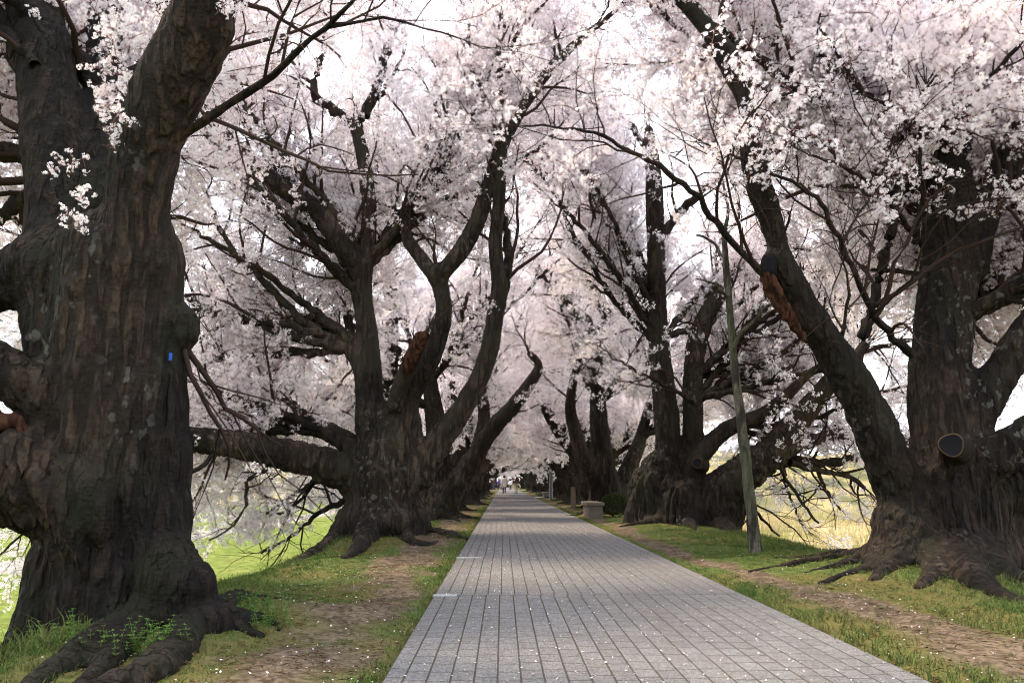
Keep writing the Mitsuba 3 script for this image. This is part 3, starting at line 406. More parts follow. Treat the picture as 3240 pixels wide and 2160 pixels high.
def tree(key, solid, roots, thin, h, bsdf, seed, flute=1.0, branch_parts=True, extra=(), trunk_lines=1, **kw):
    rng = np.random.default_rng(seed)
    solid = [np.array(l, float) for l in solid]; roots = [np.array(l, float) for l in roots]; thin = [np.array(l, float) for l in thin] + [np.array(e, float) for e in extra]
    stems = np.vstack([resample(l, 40)[0] for l in solid])
    for e in thin[len(thin) - len(extra):] if len(extra) else []:   # each further limb springs from the nearest stem
        j = np.argmin(np.linalg.norm(stems[:, :3] - e[0, :3], axis=1)); w_ = np.linspace(1, 0, len(e))[:, None] ** 2
        e[:, :3] += w_ * (stems[j, :3] - e[0, :3]); e[:, 3] *= min(1.0, 0.62 * stems[j, 3] / e[0, 3])
    for l in roots:                                     # roots ride on the ground once they reach it
        g_ = ground_z(l[:, 0], l[:, 1]); near = np.abs(l[:, 2] - g_) < 0.30; near[0] = False; l[near, 2] = (g_ - 0.05 * l[:, 3])[near]
        l[:, 3] = np.maximum(l[:, 3], 0.8 * h)
    groups, caps, owner = [], [], []
    for gi, l in enumerate(solid + roots):
        c = caps_of(l); caps += c; owner += [gi] * len(c); groups.append(c)
    v, f = blend_mesh(groups, h)
    if np.einsum('ij,ij->i', v[f[:, 0]], np.cross(v[f[:, 1]], v[f[:, 2]])).sum() < 0: f = f[:, ::-1]
    A = np.array([c[0] for c in caps]); Bm = np.array([c[1] for c in caps]); rr = np.array([(c[2] + c[3]) / 2 for c in caps])
    from scipy.spatial import cKDTree
    mid = (A + Bm) / 2
    best, bd = np.zeros(len(v), int), np.full(len(v), 9e9)
    for c in range(len(caps)):
        ab = Bm[c] - A[c]; t = np.clip(((v - A[c]) @ ab) / (ab @ ab + 1e-12), 0, 1)
        d = np.linalg.norm(v - A[c] - t[:, None] * ab, axis=1) - (caps[c][2] + (caps[c][3] - caps[c][2]) * t)
        u = d < bd; bd[u] = d[u]; best[u] = c
    n = vnormals(v, f); r = rr[best]; fat = np.clip(r / 0.42, 0, 1)
    zz = np.clip(1.2 - v[:, 2] / 2.6, 0.12, 1)
    d = flute * fat * zz * 0.16 * (meshkit.fbm(v * np.array([2.6, 2.6, 0.42]) + seed, 3, seed) - 0.5)
    rg_ = np.abs(2 * meshkit.fbm(v * np.array([8.5, 8.5, 1.05]) + 0.35 * np.sin(v[:, [2]] * 2.1 + seed), 2, seed + 11) - 1)
    d += 0.07 * fat * np.clip(zz + 0.25, 0, 1) * (np.minimum(rg_ * 2.6, 1) - 0.75)
    d += 0.05 * np.clip(r / 0.3, 0.12, 1) * (meshkit.fbm(v * np.array([6.5, 6.5, 1.8]), 3, seed + 3) - 0.5)
    d += 0.022 * np.clip(r / 0.15, 0.3, 1) * (meshkit.fbm(v * np.array([22, 22, 9.]), 2, seed + 5) - 0.5)
    kn = meshkit.noise(v * 3.3 + 5, seed + 8); d += 0.04 * fat * np.clip((kn - 0.78) / 0.2, 0, 1)
    v = v + n * d[:, None]; n = vnormals(v, f)
    fo = np.array(owner)[best][f[:, 0]]
    nt = trunk_lines
    if not kw.pop('split_roots', False): fo = np.where(fo >= len(solid), 0, fo)
    if kw.pop('one_piece', False): fo[:] = 0
    from scipy.sparse import coo_matrix
    from scipy.sparse.csgraph import connected_components
    for gi in ([0] if nt == 1 else []) + list(range(nt, len(solid) + len(roots))):        # a stray sliver of a limb or root belongs to what it touches
        w_ = np.nonzero(fo == gi)[0]
        if len(w_):
            e_ = f[w_]; cc = connected_components(coo_matrix((np.ones(2 * len(e_)), (np.r_[e_[:, 0], e_[:, 1]], np.r_[e_[:, 1], e_[:, 2]])), shape=(len(v), len(v))), directed=False)[1][e_[:, 0]]
            main = np.bincount(cc).argmax()
            for c_ in np.unique(cc[cc != main]):
                own = w_[cc == c_]; mark = np.zeros(len(v), bool); mark[f[own]] = True; by = mark[f].any(1) & (fo != gi)
                fo[own] = np.bincount(fo[by]).argmax() if by.any() else 0
    names = {}
    for gi in range(len(solid) + len(roots)):
        ff = f[fo == gi] if gi >= nt else (f[fo < nt] if gi == 0 else f[:0])
        if not len(ff): continue
        base = 'trunk' if gi < nt else 'limb' if gi < len(solid) else 'root'
        i = names.get(base, 0); names[base] = i + 1
        u, inv = np.unique(ff, return_inverse=True)
        scene[f'{key}__{numbered(base, i)}'] = smooth_ply(v[u], inv.reshape(-1, 3), n[u], bsdf)
    for i, l in enumerate(thin):
        L = np.linalg.norm(np.diff(l[:, :3], axis=0), axis=1).sum(); q, _ = resample(l, max(8, int(L / 0.12)))
        q[1:-1, :3] += np.minimum(q[1:-1, 3:4] * 0.5, 0.02) * rng.normal(0, 1, (len(q) - 2, 3)); q[:, 3] *= 1 + 0.10 * rng.normal(0, 1, len(q))
        tv, tf, tn = tubes(q[None, :, :3], q[None, :, 3], 8)
        scene[f'{key}__{numbered("branch", i)}'] = smooth_ply(tv, tf, tn, bsdf)
    if kw.pop('bloom', True):
        crown(key, solid[nt:] + thin, rng, **kw)
def limb_line(p, az, el, length, r0, rng, k=9, lift=0.06):
    """A wandering limb from point p, heading az (degrees from +x), rising el degrees."""
    a, e = math.radians(az), math.radians(el)
    q = walk_paths(rng, np.array([p], float), np.array([[math.cos(a) * math.cos(e), math.sin(a) * math.cos(e), math.sin(e)]]), np.array([length]), k, 0.13, lift, 0.0)[0]
    return np.c_[q, np.linspace(r0, r0 * 0.16, k)]
def wild_tree(x, y, rng, lean=0.0, high=1.0, inward=True):
    z = float(ground_z(x, y)) - 0.15; r = rng.uniform(0.42, 0.58)
    top = np.array([x + lean * 0.35, y, z + rng.uniform(1.5, 2.0)])
    tr = [[x, y, z, r * 1.25], [x + 0.03, y, z + 0.5, r * 1.0], [*(top * [1, 1, 0] + [0, 0, z + 1.2]), r * 0.9], [*top, r * 0.72]]
    solid = [tr]; a0 = rng.uniform(0, 360)
    for i, (az, el) in enumerate([(90 + 95 * np.sign(lean + 1e-9) * -1, 48), (a0, 72), (a0 + 120, 64), (a0 + 235, 66), (0 if x > 0 else 180, 22), (180 if x > 0 else 0, 42), (-35 if x > 0 else 215, 30), (30 if x > 0 else 150, 12)]):
        if not inward and i in (0, 5): continue
        solid.append(limb_line(top - np.array([0, 0, rng.uniform(0.0, 0.6)]), az + rng.uniform(-25, 25), el + rng.uniform(-8, 8), rng.uniform(5.8, 8.0) * high, r * rng.uniform(0.36, 0.55), rng, lift=0.09))
    roots = []
    for i in range(5):
        a = i * 72 + rng.uniform(-25, 25); c, s = math.cos(math.radians(a)), math.sin(math.radians(a))
        g = lambda d: float(ground_z(x + c * d, y + s * d))
        roots.append([[x + c * r * 0.35, y + s * r * 0.35, z + 0.5, r * 0.5], [x + c * r * 0.9, y + s * r * 0.9, z + 0.3, r * 0.38], [x + c * r * 1.3, y + s * r * 1.3, g(r * 1.3) + 0.05, r * 0.26], [x + c * r * 2.1, y + s * r * 2.1, g(r * 2.1), r * 0.10]])
    return solid, roots

L1, L2, R1, R2, L3, R3, YT = (TRACED[k] for k in ('L1', 'L2', 'R1', 'R2', 'L3', 'R3', 'S'))
MOUNDS += [(-2.5, 6.0, 1.3, 0.16), (-2.1, 14.8, 1.4, 0.16), (5.3, 10.2, 1.5, 0.12), (4.2, 19.3, 1.4, 0.12), (-1.9, 23.5, 1.1, 0.10), (3.4, 26.5, 1.1, 0.10)]
GRP = 'old cherry trees lining the path'
rg = np.random.default_rng(5)
def ring_roots(x, y, r, n, seed, reach=2.4):
    rng, out = np.random.default_rng(seed), []
    for i in range(n):
        a = i * 2 * math.pi / n + rng.uniform(-0.3, 0.3); c, s = math.cos(a), math.sin(a); w = rng.uniform(-0.25, 0.25); k_ = reach * rng.uniform(0.8, 1.15)
        P = [(x + r * d * math.cos(a + w * d * 0.4), y + r * d * math.sin(a + w * d * 0.4)) for d in (0.45, 0.95, 1.35, 1.8, k_)]
        out.append([[px, py, float(ground_z(px, py)) + h_, r * q] for (px, py), h_, q in zip(P, (0.75, 0.28, 0.06, 0.0, -0.02), (0.40, 0.30, 0.20, 0.12, 0.05))])
    return out
def up_limbs(p, specs, r0=0.095, lift=0.06):
    return [limb_line(p, az, el, ln, r0, rg, lift=lift) for az, el, ln in specs]
def lopped(*zones):
    """Old boughs were taken off in these boxes (x0, x1, y0, y1, z0, z1, share of twigs left)."""
    def fn(p, rng):
        ok = np.ones(len(p), bool); u = rng.random(len(p))
        for x0, x1, y0, y1, z0, z1, left in zones:
            ok &= ~((p[:, 0] > x0) & (p[:, 0] < x1) & (p[:, 1] > y0) & (p[:, 1] < y1) & (p[:, 2] > z0) & (p[:, 2] < z1) & (u > left))
        return ok
    return fn
FRONT = (-2.7, 20, -20, 9.8, -9, 4.2, 0.0)
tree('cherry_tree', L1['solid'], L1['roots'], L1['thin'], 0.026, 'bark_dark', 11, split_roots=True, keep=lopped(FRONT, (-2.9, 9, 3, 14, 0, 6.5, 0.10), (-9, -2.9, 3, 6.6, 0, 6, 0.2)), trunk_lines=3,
     extra=up_limbs([-2.9, 7.0, 4.6], [(150, 35, 5), (100, 45, 5.5), (60, 55, 5), (200, 30, 5)]) + up_limbs([-3.7, 7.2, 3.4], [(165, 25, 5.5), (140, 15, 6), (185, 42, 5.5), (120, 35, 6), (155, 5, 5)], 0.10))
rs = np.random.default_rng(91)
for i, (x, y, z, n) in enumerate([(-2.98, 5.65, 4.4, 5), (-2.92, 5.6, 3.85, 5), (-2.88, 5.6, 4.1, 4), (-2.93, 5.5, 3.46, 4), (-3.0, 5.3, 2.99, 2), (-1.87, 5.15, 4.30, 4)]):
    for j in range(n):        # short flowering sprigs straight out of the old wood
        a = unit(rs.normal(0, 1, 3) + np.array([0.2, -0.9, 0.2])); b = unit(np.cross(a, rs.normal(0, 1, 3))); M = np.eye(4); s_ = rs.uniform(0.55, 0.85)
        M[:3, 0], M[:3, 1], M[:3, 2], M[:3, 3] = a * s_, b * s_, np.cross(a, b) * s_, np.array([x, y, z]) + rs.normal(0, 0.07, 3)
        scene[f'cherry_tree__blossoms__9{i}{j:02d}'] = {'type': 'instance', 'to_world': T(M), 'g': {'type': 'ref', 'id': SPRAYS[0][(i + j) % 4]}}
tag('cherry_tree', 'massive dark cherry tree with three stems at the left edge, blue tag on trunk', 'tree', GRP)
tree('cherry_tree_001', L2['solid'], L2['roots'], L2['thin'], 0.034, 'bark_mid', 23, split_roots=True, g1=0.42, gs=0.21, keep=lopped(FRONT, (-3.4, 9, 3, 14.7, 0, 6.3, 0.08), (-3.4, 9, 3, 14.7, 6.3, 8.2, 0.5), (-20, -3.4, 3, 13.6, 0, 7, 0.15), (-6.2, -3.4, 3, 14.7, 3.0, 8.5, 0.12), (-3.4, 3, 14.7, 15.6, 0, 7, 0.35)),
     extra=up_limbs([-2.3, 15.0, 4.6], [(170, 35, 5.5), (140, 50, 6), (100, 55, 6), (205, 38, 5)]) + up_limbs([-3.4, 15.0, 2.3], [(165, 10, 5.5), (140, 5, 6), (185, 8, 6), (125, 12, 6), (150, 2, 4.5), (172, -4, 4), (200, 6, 5)], 0.09, -0.075)
     + up_limbs([-2.6, 15.2, 3.4], [(180, 22, 6), (150, 28, 6), (120, 32, 6.5), (200, 30, 5)]) + up_limbs([-2.4, 15.0, 5.0], [(165, 50, 6.5), (190, 42, 6.5), (180, 28, 8), (165, 24, 8), (20, 62, 6), (10, 46, 6.5), (50, 58, 6.5), (60, 44, 6.5), (130, 40, 7), (5, 56, 8), (335, 60, 7.5)]) + up_limbs([-3.0, 15.2, 3.2], [(178, 14, 8), (166, 11, 8.5), (190, 17, 8)]), zmin=0.5, low=0.80)
tag('cherry_tree_001', 'second cherry tree left of the path, with thick low limb and broken reddish stub', 'tree', GRP)
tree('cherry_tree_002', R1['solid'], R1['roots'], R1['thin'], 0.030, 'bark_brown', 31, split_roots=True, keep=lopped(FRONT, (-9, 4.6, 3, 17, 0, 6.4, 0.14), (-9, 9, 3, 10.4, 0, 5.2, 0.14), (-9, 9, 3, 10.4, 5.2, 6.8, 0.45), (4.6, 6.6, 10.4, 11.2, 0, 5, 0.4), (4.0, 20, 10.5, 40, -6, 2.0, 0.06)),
     extra=up_limbs([5.2, 10.6, 4.6], [(20, 40, 5), (60, 50, 6), (110, 60, 6), (150, 52, 5.5)]) + up_limbs([6.0, 10.0, 3.0], [(-10, 25, 5), (15, 18, 6), (40, 28, 6), (-35, 35, 5)]) + up_limbs([6.2, 10.4, 4.5], [(-20, 30, 6), (10, 42, 6), (35, 35, 6), (70, 40, 6.5)]) + up_limbs([5.0, 10.9, 5.4], [(165, 48, 6.5), (190, 42, 6.5), (140, 42, 6.5), (115, 50, 6), (175, 58, 7.5), (150, 62, 7.5)]) + up_limbs([6.0, 10.6, 3.4], [(60, 20, 8), (75, 32, 8), (48, 12, 7.5), (38, 17, 8), (25, 24, 7)]))
tag('cherry_tree_002', 'large cherry tree at the right edge with black sealed cut and stem leaning left', 'tree', GRP)
tree('cherry_tree_003', R2['solid'], R2['roots'][:1] + ring_roots(4.25, 19.4, 0.70, 7, 3) + ring_roots(3.75, 19.65, 0.45, 5, 4), R2['thin'], 0.042, 'bark_mid', 47, split_roots=True, keep=lopped((-9, 12, 3, 19.3, 2.0, 8.5, 0.12), (3.2, 6, 19.3, 20.2, 2, 8.5, 0.4), (6.3, 30, 10, 40, -6, 1.9, 0.12), (4.0, 6.3, 10, 40, -6, 1.9, 0.4)),
     extra=up_limbs([4.1, 19.6, 4.4], [(150, 55, 6), (185, 50, 6.5), (205, 60, 6), (190, 64, 8), (215, 60, 8), (165, 62, 8), (90, 60, 6), (30, 45, 6), (0, 30, 6)]) + up_limbs([5.8, 19.6, 2.2], [(10, 8, 5.5), (-20, 6, 5.5), (35, 10, 6)], 0.08, -0.075) + up_limbs([5.0, 19.2, 3.0], [(-5, 30, 6), (25, 35, 6), (55, 30, 6), (5, 22, 8), (-12, 20, 8), (18, 45, 7)]) + up_limbs([5.4, 19.6, 3.6], [(0, 35, 7), (10, 52, 7), (-15, 40, 7), (30, 22, 8)]), zmin=0.7, low=1.0)
tag('cherry_tree_003', 'cherry tree behind the slim young tree, heavy limb slanting up to the right', 'tree', GRP)
tree('cherry_tree_004', L3['solid'], ring_roots(-1.9, 23.5, 0.60, 7, 5), L3['thin'], 0.055, 'bark_mid', 53, g1=0.40, gs=0.20, keep=lopped((-9, 9, 3, 23.3, 0, 8.5, 0.45)), rmax=0.2,
     extra=up_limbs([-2.0, 23.8, 4.0], [(0, 58, 6.5), (30, 50, 6.5), (-20, 62, 6.5), (170, 60, 7), (180, 40, 6), (140, 50, 6), (100, 60, 6), (200, 25, 6)]) + up_limbs([-3.0, 23.8, 2.2], [(175, 8, 6), (150, 8, 6), (200, 8, 6), (130, 5, 6)], 0.08, -0.07) + up_limbs([-2.4, 23.8, 3.2], [(180, 12, 8.5), (165, 16, 8.5), (180, 20, 6.5), (150, 30, 6.5), (205, 28, 6)]), low=0.8)
tag('cherry_tree_004', 'third cherry tree left of the path, bent limb leaning over the paving', 'tree', GRP)
tree('cherry_tree_005', R3['solid'], ring_roots(3.4, 26.5, 0.62, 7, 6), R3['thin'], 0.055, 'bark_mid', 59, keep=lopped((-9, 9, 3, 26.0, 0, 8.5, 0.45), (6, 30, 10, 60, -6, 2.2, 0.15)), rmax=0.2,
     extra=up_limbs([3.3, 26.4, 3.6], [(180, 52, 6.5), (150, 50, 6.5), (200, 62, 6.5), (20, 40, 6), (60, 50, 6), (340, 25, 6), (90, 60, 6)]) + up_limbs([4.0, 26.4, 2.8], [(0, 18, 6.5), (35, 20, 6.5), (-30, 15, 6)]))
tag('cherry_tree_005', 'forked cherry tree standing right behind the round bush and the nearer stone bench', 'tree', GRP)
tree('young_tree', YT['thin'][:1], [], YT['thin'][1:], 0.016, 'bark_slim', 61, flute=0.0, trunk_lines=1, bloom=False)
tag('young_tree', 'slim pale greyish green trunk of a young tree growing alone on the right verge', 'tree')
ORD = ['fourth', 'fifth', 'sixth', 'seventh', 'eighth', 'ninth', 'tenth', 'eleventh', 'twelfth']
k = 6
far_spots = [('left', -1.9, y, i) for i, y in enumerate((31.5, 39, 46.5, 54, 62, 71, 82, 96))] + [('right', 3.6, y, i) for i, y in enumerate((33.5, 41, 48, 56, 65, 75, 86, 100))] + [('left', -1.9, 126, 8), ('right', 3.4, 132, 8)] + [('end', -1.2, 160, 0), ('end', 2.8, 164, 1), ('end', 0.9, 182, 2)]
for side, x, y, i in far_spots:
    key = f'cherry_tree_{k:03d}'; k += 1; r2 = np.random.default_rng(200 + k)
    so, ro = wild_tree(x + r2.uniform(-0.25, 0.25), y, r2, lean=(0.9 if side == 'left' else -0.9))
    big = 1.0 if y < 45 else 1.35
    tree(key, so, ro, [], 0.085 if y < 50 else 0.13, 'bark_mid', 200 + k, size=1.25 * big, g1=0.42 * big, g2=0.30, gs=0.19, zmin=1.8 if y < 110 else 0.7, rmax=0.26, fine=False, one_piece=y > 50)
    if side == 'end': tag(key, ['left one of the three far cherry trees closing the end of the path', 'right one of the three far cherry trees closing the end of the path', 'middle and farthest of the three cherry trees closing the end of the path'][i], 'tree', GRP)
    else: tag(key, f'{ORD[i]} tree of the row {side} of the path, counted from the front', 'tree', GRP)
k0 = k + 1
for x, y in ((6.3, 1.2), (-3.8, -2.5), (5.6, -6.0)):       # the row goes on past the camera
    key = f'cherry_tree_{k:03d}'; k += 1; r2 = np.random.default_rng(300 + k)
    so, ro = wild_tree(x, y, r2, inward=False)
    tree(key, so, ro, [], 0.12, 'bark_brown', 300 + k, size=1.15, g1=0.42, g2=0.34, gs=0.2, zmin=2.0, fine=False, one_piece=True, keep=lopped(FRONT, (-9, 4.0, 1.5, 14, 0, 8, 0.12), (4.0, 20, 1.5, 14, 0, 4.6, 0.15)))
    tag(key, ['outermost cherry tree just outside the right edge, boughs reaching in overhead', 'cherry tree before the massive left trunk, wholly outside the frame', 'farthest outside cherry tree, standing right of the path before the frame'][k - k0], 'tree', GRP)
print('sprays', COUNT)

# ---------------------------------------------------------------- ground, paving
def grid_axis(parts):
    return np.unique(np.concatenate([np.linspace(a, b, n) for a, b, n in parts]).round(4))
gx = grid_axis([(-600, -60, 12), (-60, -14, 24), (-14, -5, 45), (-5, PX0, 88), (PX0, PX1, 7), (PX1, 7, 96), (7, 16, 45), (16, 60, 24), (60, 600, 12)])
gy = grid_axis([(-60, -4, 15), (-4, 3, 30), (3, 14, 190), (14, 30, 130), (30, 60, 100), (60, 120, 60), (120, 900, 24)])
X, Y = np.meshgrid(gx, gy, indexing='ij'); Z = ground_z(X, Y)
Z = np.where((X > PX0 - 0.001) & (X < PX1 + 0.001), -0.06, Z)
i, j = np.meshgrid(np.arange(len(gx) - 1), np.arange(len(gy) - 1), indexing='ij'); m = len(gy)
q = np.stack([i*m+j, (i+1)*m+j, (i+1)*m+j+1, i*m+j+1], -1).reshape(-1, 4)
gv = np.stack([X, Y, Z], -1).reshape(-1, 3); gf = np.vstack([q[:, [0, 1, 2]], q[:, [0, 2, 3]]])
scene['ground'] = smooth_ply(gv, gf, vnormals(gv, gf), 'ground_mat'); tag('ground', kind='structure')
rng = np.random.default_rng(77)
base = box_vf(PX0, PX1, -12, 240, -0.10, 0.0213)
scene['path'] = mikit.ply(base, 'joint'); tag('path', 'grey paved path running straight away between the tree rows', None, None, 'structure')
PANELS = [0.7, 4.2, 7.78, 11.58, 15.0, 18.42]
while PANELS[-1] < 70: PANELS.append(PANELS[-1] + 3.55)
W, NS = 0.1252, 23; bricks = []
for a, b in zip(PANELS[:-1], PANELS[1:]):
    off = rng.uniform(-0.02, 0.02)
    for s in range(NS):
        x0 = PX0 + s * W + (off if 0 < s < NS else 0); x1 = PX0 + (s + 1) * W + (off if s < NS - 1 else 0)
        y = a + 0.006; first = True
        while y < b - 0.02:
            ln = rng.uniform(0.07, 0.2) if first else 0.2; first = False; e = min(y + ln, b - 0.006)
            if b - 0.006 - e < 0.05: e = b - 0.006
            g = 0.0036 + 0.0012 * rng.random()
            t = rng.uniform(-0.0002, 0.0002, 2); top = 0.0226 + rng.uniform(-0.0002, 0.0003)
            bricks.append((x0 + g, min(x1 - g, PX1), y + 0.006, e - 0.006, top, t)); y = e
def brick_vf(q, ch=0.0025):
    x0, x1, y0, y1, z, t = q
    v = [[x0,y0,-0.01],[x1,y0,-0.01],[x1,y1,-0.01],[x0,y1,-0.01],[x0,y0,z-ch],[x1,y0,z-ch],[x1,y1,z-ch],[x0,y1,z-ch],
         [x0+ch,y0+ch,z-t[0]],[x1-ch,y0+ch,z+t[0]],[x1-ch,y1-ch,z+t[1]],[x0+ch,y1-ch,z-t[1]]]
    s = lambda a, b: [[a[i], a[(i+1) % 4], b[(i+1) % 4]] for i in range(4)] + [[a[i], b[(i+1) % 4], b[i]] for i in range(4)]
    return v, s([0,1,2,3], [4,5,6,7]) + s([4,5,6,7], [8,9,10,11]) + [[8,9,10],[8,10,11]]
cen = np.array([[(q[0]+q[1])/2, (q[2]+q[3])/2, 0.02] for q in bricks])
near = [i for i in np.argsort(np.linalg.norm(cen - EYE, axis=1)) if in_view(cen[i:i+1], 1.0)[0] and cen[i, 1] > 4.45][:300]
ns = set(near)
for n_, i in enumerate(near):
    scene[f'path__{numbered("brick", n_)}'] = mikit.ply(brick_vf(bricks[i]), f'brick_tone_{rng.integers(0, 5)}')
rest = [MB() for _ in TONES]
for i, q in enumerate(bricks):
    if i not in ns: rest[rng.integers(0, 5)].add(*brick_vf(q))
for i, mb in enumerate(rest):
    k_ = f'path__{numbered("paving", i)}'; scene[k_] = mb.ply(f'brick_tone_{i}'); tag(k_, kind='stuff')
scene['path__far_paving'] = mikit.ply(box_vf(PX0, PX1, PANELS[-1] + 0.006, 239.5, -0.02, 0.022), 'brick_tone_0')
for i, (x0, x1, y0, y1) in enumerate([(PX0 - 0.01, -0.42, 7.70, 7.80), (PX0 - 0.01, -0.28, 11.50, 11.60), (-0.62, -0.2, 7.66, 7.69), ][:2]):
    scene[f'path__{numbered("marker_stone", i)}'] = mikit.ply(box_vf(x0, x1, y0, y1, -0.02, 0.0275, 0.004), 'pale_stone')
    tag(f'path__{numbered("marker_stone", i)}', ['short pale stone strip set in the left edge of the paving', 'longer pale stone strip set in the left edge, farther along'][i])

# far rises behind the fields
def ridge(key, x0, x1, y0, y1, h, seed, bs):
    xs, ys = np.linspace(x0, x1, 60), np.linspace(y0, y1, 14)
    A, B = np.meshgrid(xs, ys, indexing='ij'); t = (B - y0) / (y1 - y0)
    z = -3.6 + h * np.sin(np.pi * np.clip(t, 0, 1)) ** 0.8 * (0.55 + 0.9 * meshkit.fbm(np.stack([A * 0.02, B * 0.03, A * 0], -1), 4, seed))
    i, j = np.meshgrid(np.arange(59), np.arange(13), indexing='ij'); q = np.stack([i*14+j, (i+1)*14+j, (i+1)*14+j+1, i*14+j+1], -1).reshape(-1, 4)
    v = np.stack([A, B, z], -1).reshape(-1, 3); f = np.vstack([q[:, [0, 1, 2]], q[:, [0, 2, 3]]])
    scene[key] = smooth_ply(v, f, vnormals(v, f), bs); tag(key, kind='structure')
def hill_fn(p, n, uv): return MIX((0.09, 0.10, 0.055), (0.30, 0.25, 0.13), S(0.3, 0.7, F(p.x * 0.25, p.y * 0.25, p.z * 0.4, 5)))
scene['hill_mat'] = diffuse(mikit.proc(hill_fn))
ridge('hills', 20, 420, 95, 200, 11, 1, 'hill_mat'); ridge('hills_001', -420, -40, 150, 260, 12, 2, 'hill_mat')

# ---------------------------------------------------------------- grass, petals, reeds
def blades(P, hgt, rng, n, spread, wid, lean=0.35):
    """Grass blades: n per point, two triangles each."""
    N_ = len(P) * n; p = np.repeat(P, n, 0) + np.c_[rng.normal(0, 1, (N_, 2)) * spread, np.zeros(N_)]
    h = np.repeat(hgt, n) * rng.uniform(0.5, 1.25, N_); a = rng.uniform(0, 2 * np.pi, N_); w = wid * rng.uniform(0.7, 1.4, N_)
    s = np.c_[np.cos(a), np.sin(a), 0 * a] * w[:, None]; d = np.c_[rng.normal(0, lean, (N_, 2)), np.ones(N_)] * h[:, None]
    tip = p + d * [1.6, 1.6, 0.92]; mid = p + d * [0.5, 0.5, 0.55]
    v = np.stack([p - s, p + s, mid + s * 0.8, mid - s * 0.8, tip], 1).reshape(-1, 3)
    return v, (np.array([[0, 1, 2], [0, 2, 3], [3, 2, 4]])[None] + 5 * np.arange(N_)[:, None, None]).reshape(-1, 3)
def grass_fn(p, n, uv):
    c = MIX((0.062, 0.108, 0.028), (0.112, 0.142, 0.044), N(p.x * 3, p.y * 3))
    return MIX(c, (0.19, 0.155, 0.065), S(0.62, 0.8, F(p.x * 1.6 + 5, p.y * 1.6, 0, 3)) * 0.7)
scene['blade'] = diffuse(mikit.proc(grass_fn))
scene['blade_dry'] = diffuse(mikit.proc(lambda p, n, uv: MIX((0.48, 0.40, 0.24), (0.28, 0.28, 0.12), S(0.4, 0.7, F(p.x * 0.25, p.y * 0.25, 0, 3)))))
rng = np.random.default_rng(8)
def verge_points(n, y0, y1, sides=((-3.6, PX0 - 0.01), (PX1 + 0.01, 5.9))):
    out = []
    for x0, x1 in sides:
        x = rng.uniform(x0, x1, n); y = y0 * (y1 / y0) ** rng.random(n)
        bare, moss = np_cover(x, y); ok = rng.random(n) > np.clip(bare * 1.05 + moss * 0.35, 0, 0.985); out.append(np.c_[x, y][ok])
    return np.vstack(out)
g = verge_points(21000, 3.6, 36.0); gz = ground_z(g[:, 0], g[:, 1])
edge = np.minimum(np.abs(g[:, 0] - PX0), np.abs(g[:, 0] - PX1)); lush = np_fbm(g[:, 0] * 0.8 + 90, g[:, 1] * 0.5)
hg = 0.022 + 0.05 * np.clip((lush - 0.42) * 4, 0, 1) + 0.02 * (edge < 0.14) + 0.03 * (edge > 1.7)
v, f = blades(np.c_[g, gz - 0.004], hg, rng, 5, 0.022, 0.0028)
scene['grass'] = mikit.ply((v, f), 'blade'); tag('grass', 'short green grass on both verges of the path', 'grass', None, 'stuff')
x = np.r_[rng.uniform(-9, -2.7, 9000), rng.uniform(4.9, 7.5, 3000)]; y = np.r_[5 * 8 ** rng.random(9000), 6 * 5 ** rng.random(3000)]
v, f = blades(np.c_[x, y, ground_z(x, y) - 0.01], 0.05 + 0.09 * np_fbm(x * 0.7, y * 0.7) + 0.12 * (rng.random(len(x)) < 0.03), rng, 6, 0.05, 0.004)
scene['bank_grass'] = mikit.ply((v, f), 'blade'); tag('bank_grass', 'taller grass on the sloping banks below the trees', 'grass', None, 'stuff')
x = rng.uniform(8.5, 60, 14000); y = rng.uniform(14, 95, 14000); dn = np_fbm(x * 0.09, y * 0.09); ok = dn > rng.uniform(0.2, 0.55, len(x)); x, y = x[ok], y[ok]
v, f = blades(np.c_[x, y, ground_z(x, y) - 0.02], 0.5 + 1.3 * np_fbm(x * 0.13 + 7, y * 0.13), rng, 7, 0.16, 0.012, 0.22)
scene['dry_reeds'] = mikit.ply((v, f), 'blade_dry'); tag('dry_reeds', 'sunlit straw coloured reeds in the low field right of the bank', 'reeds', None, 'stuff')
def petals(n, y0, y1, x0, x1, zf, r):
    x = rng.uniform(x0, x1, n); y = y0 * (y1 / y0) ** rng.random(n); ok = np_fbm(x * 1.3 + 4, y * 0.9) > rng.uniform(0.15, 0.72, n); x, y = x[ok], y[ok]; n = len(x)
    a = rng.uniform(0, 6.28, n); c, s = np.cos(a), np.sin(a); rr = r * rng.uniform(0.6, 1.25, n); t = rng.normal(0, 0.28, (n, 2))
    P = np.c_[x, y, zf(x, y) + 0.006]; u = np.c_[c, s, t[:, 0]] * rr[:, None]; w = np.c_[-s, c, t[:, 1]] * (rr * 0.72)[:, None]
    v = np.stack([P - u, P - w, P + u * 0.9 + [0, 0, 0.003], P + w], 1).reshape(-1, 3)
    return v, (np.array([[0, 1, 2], [0, 2, 3]])[None] + 4 * np.arange(n)[:, None, None]).reshape(-1, 3)
pm = MB(); pm.add(*petals(1700, 4.0, 28, PX0, PX1, lambda x, y: 0.0235 + 0 * x, 0.0085)); pm.add(*petals(2600, 4.0, 26, -2.9, PX0 - 0.02, lambda x, y: ground_z(x, y) + 0.012, 0.0085)); pm.add(*petals(2400, 4.0, 26, PX1 + 0.02, 5.4, lambda x, y: ground_z(x, y) + 0.012, 0.0085))
scene['fallen_petals'] = pm.ply('fallen'); tag('fallen_petals', 'white petals scattered over paving and grass', 'petals', None, 'stuff')

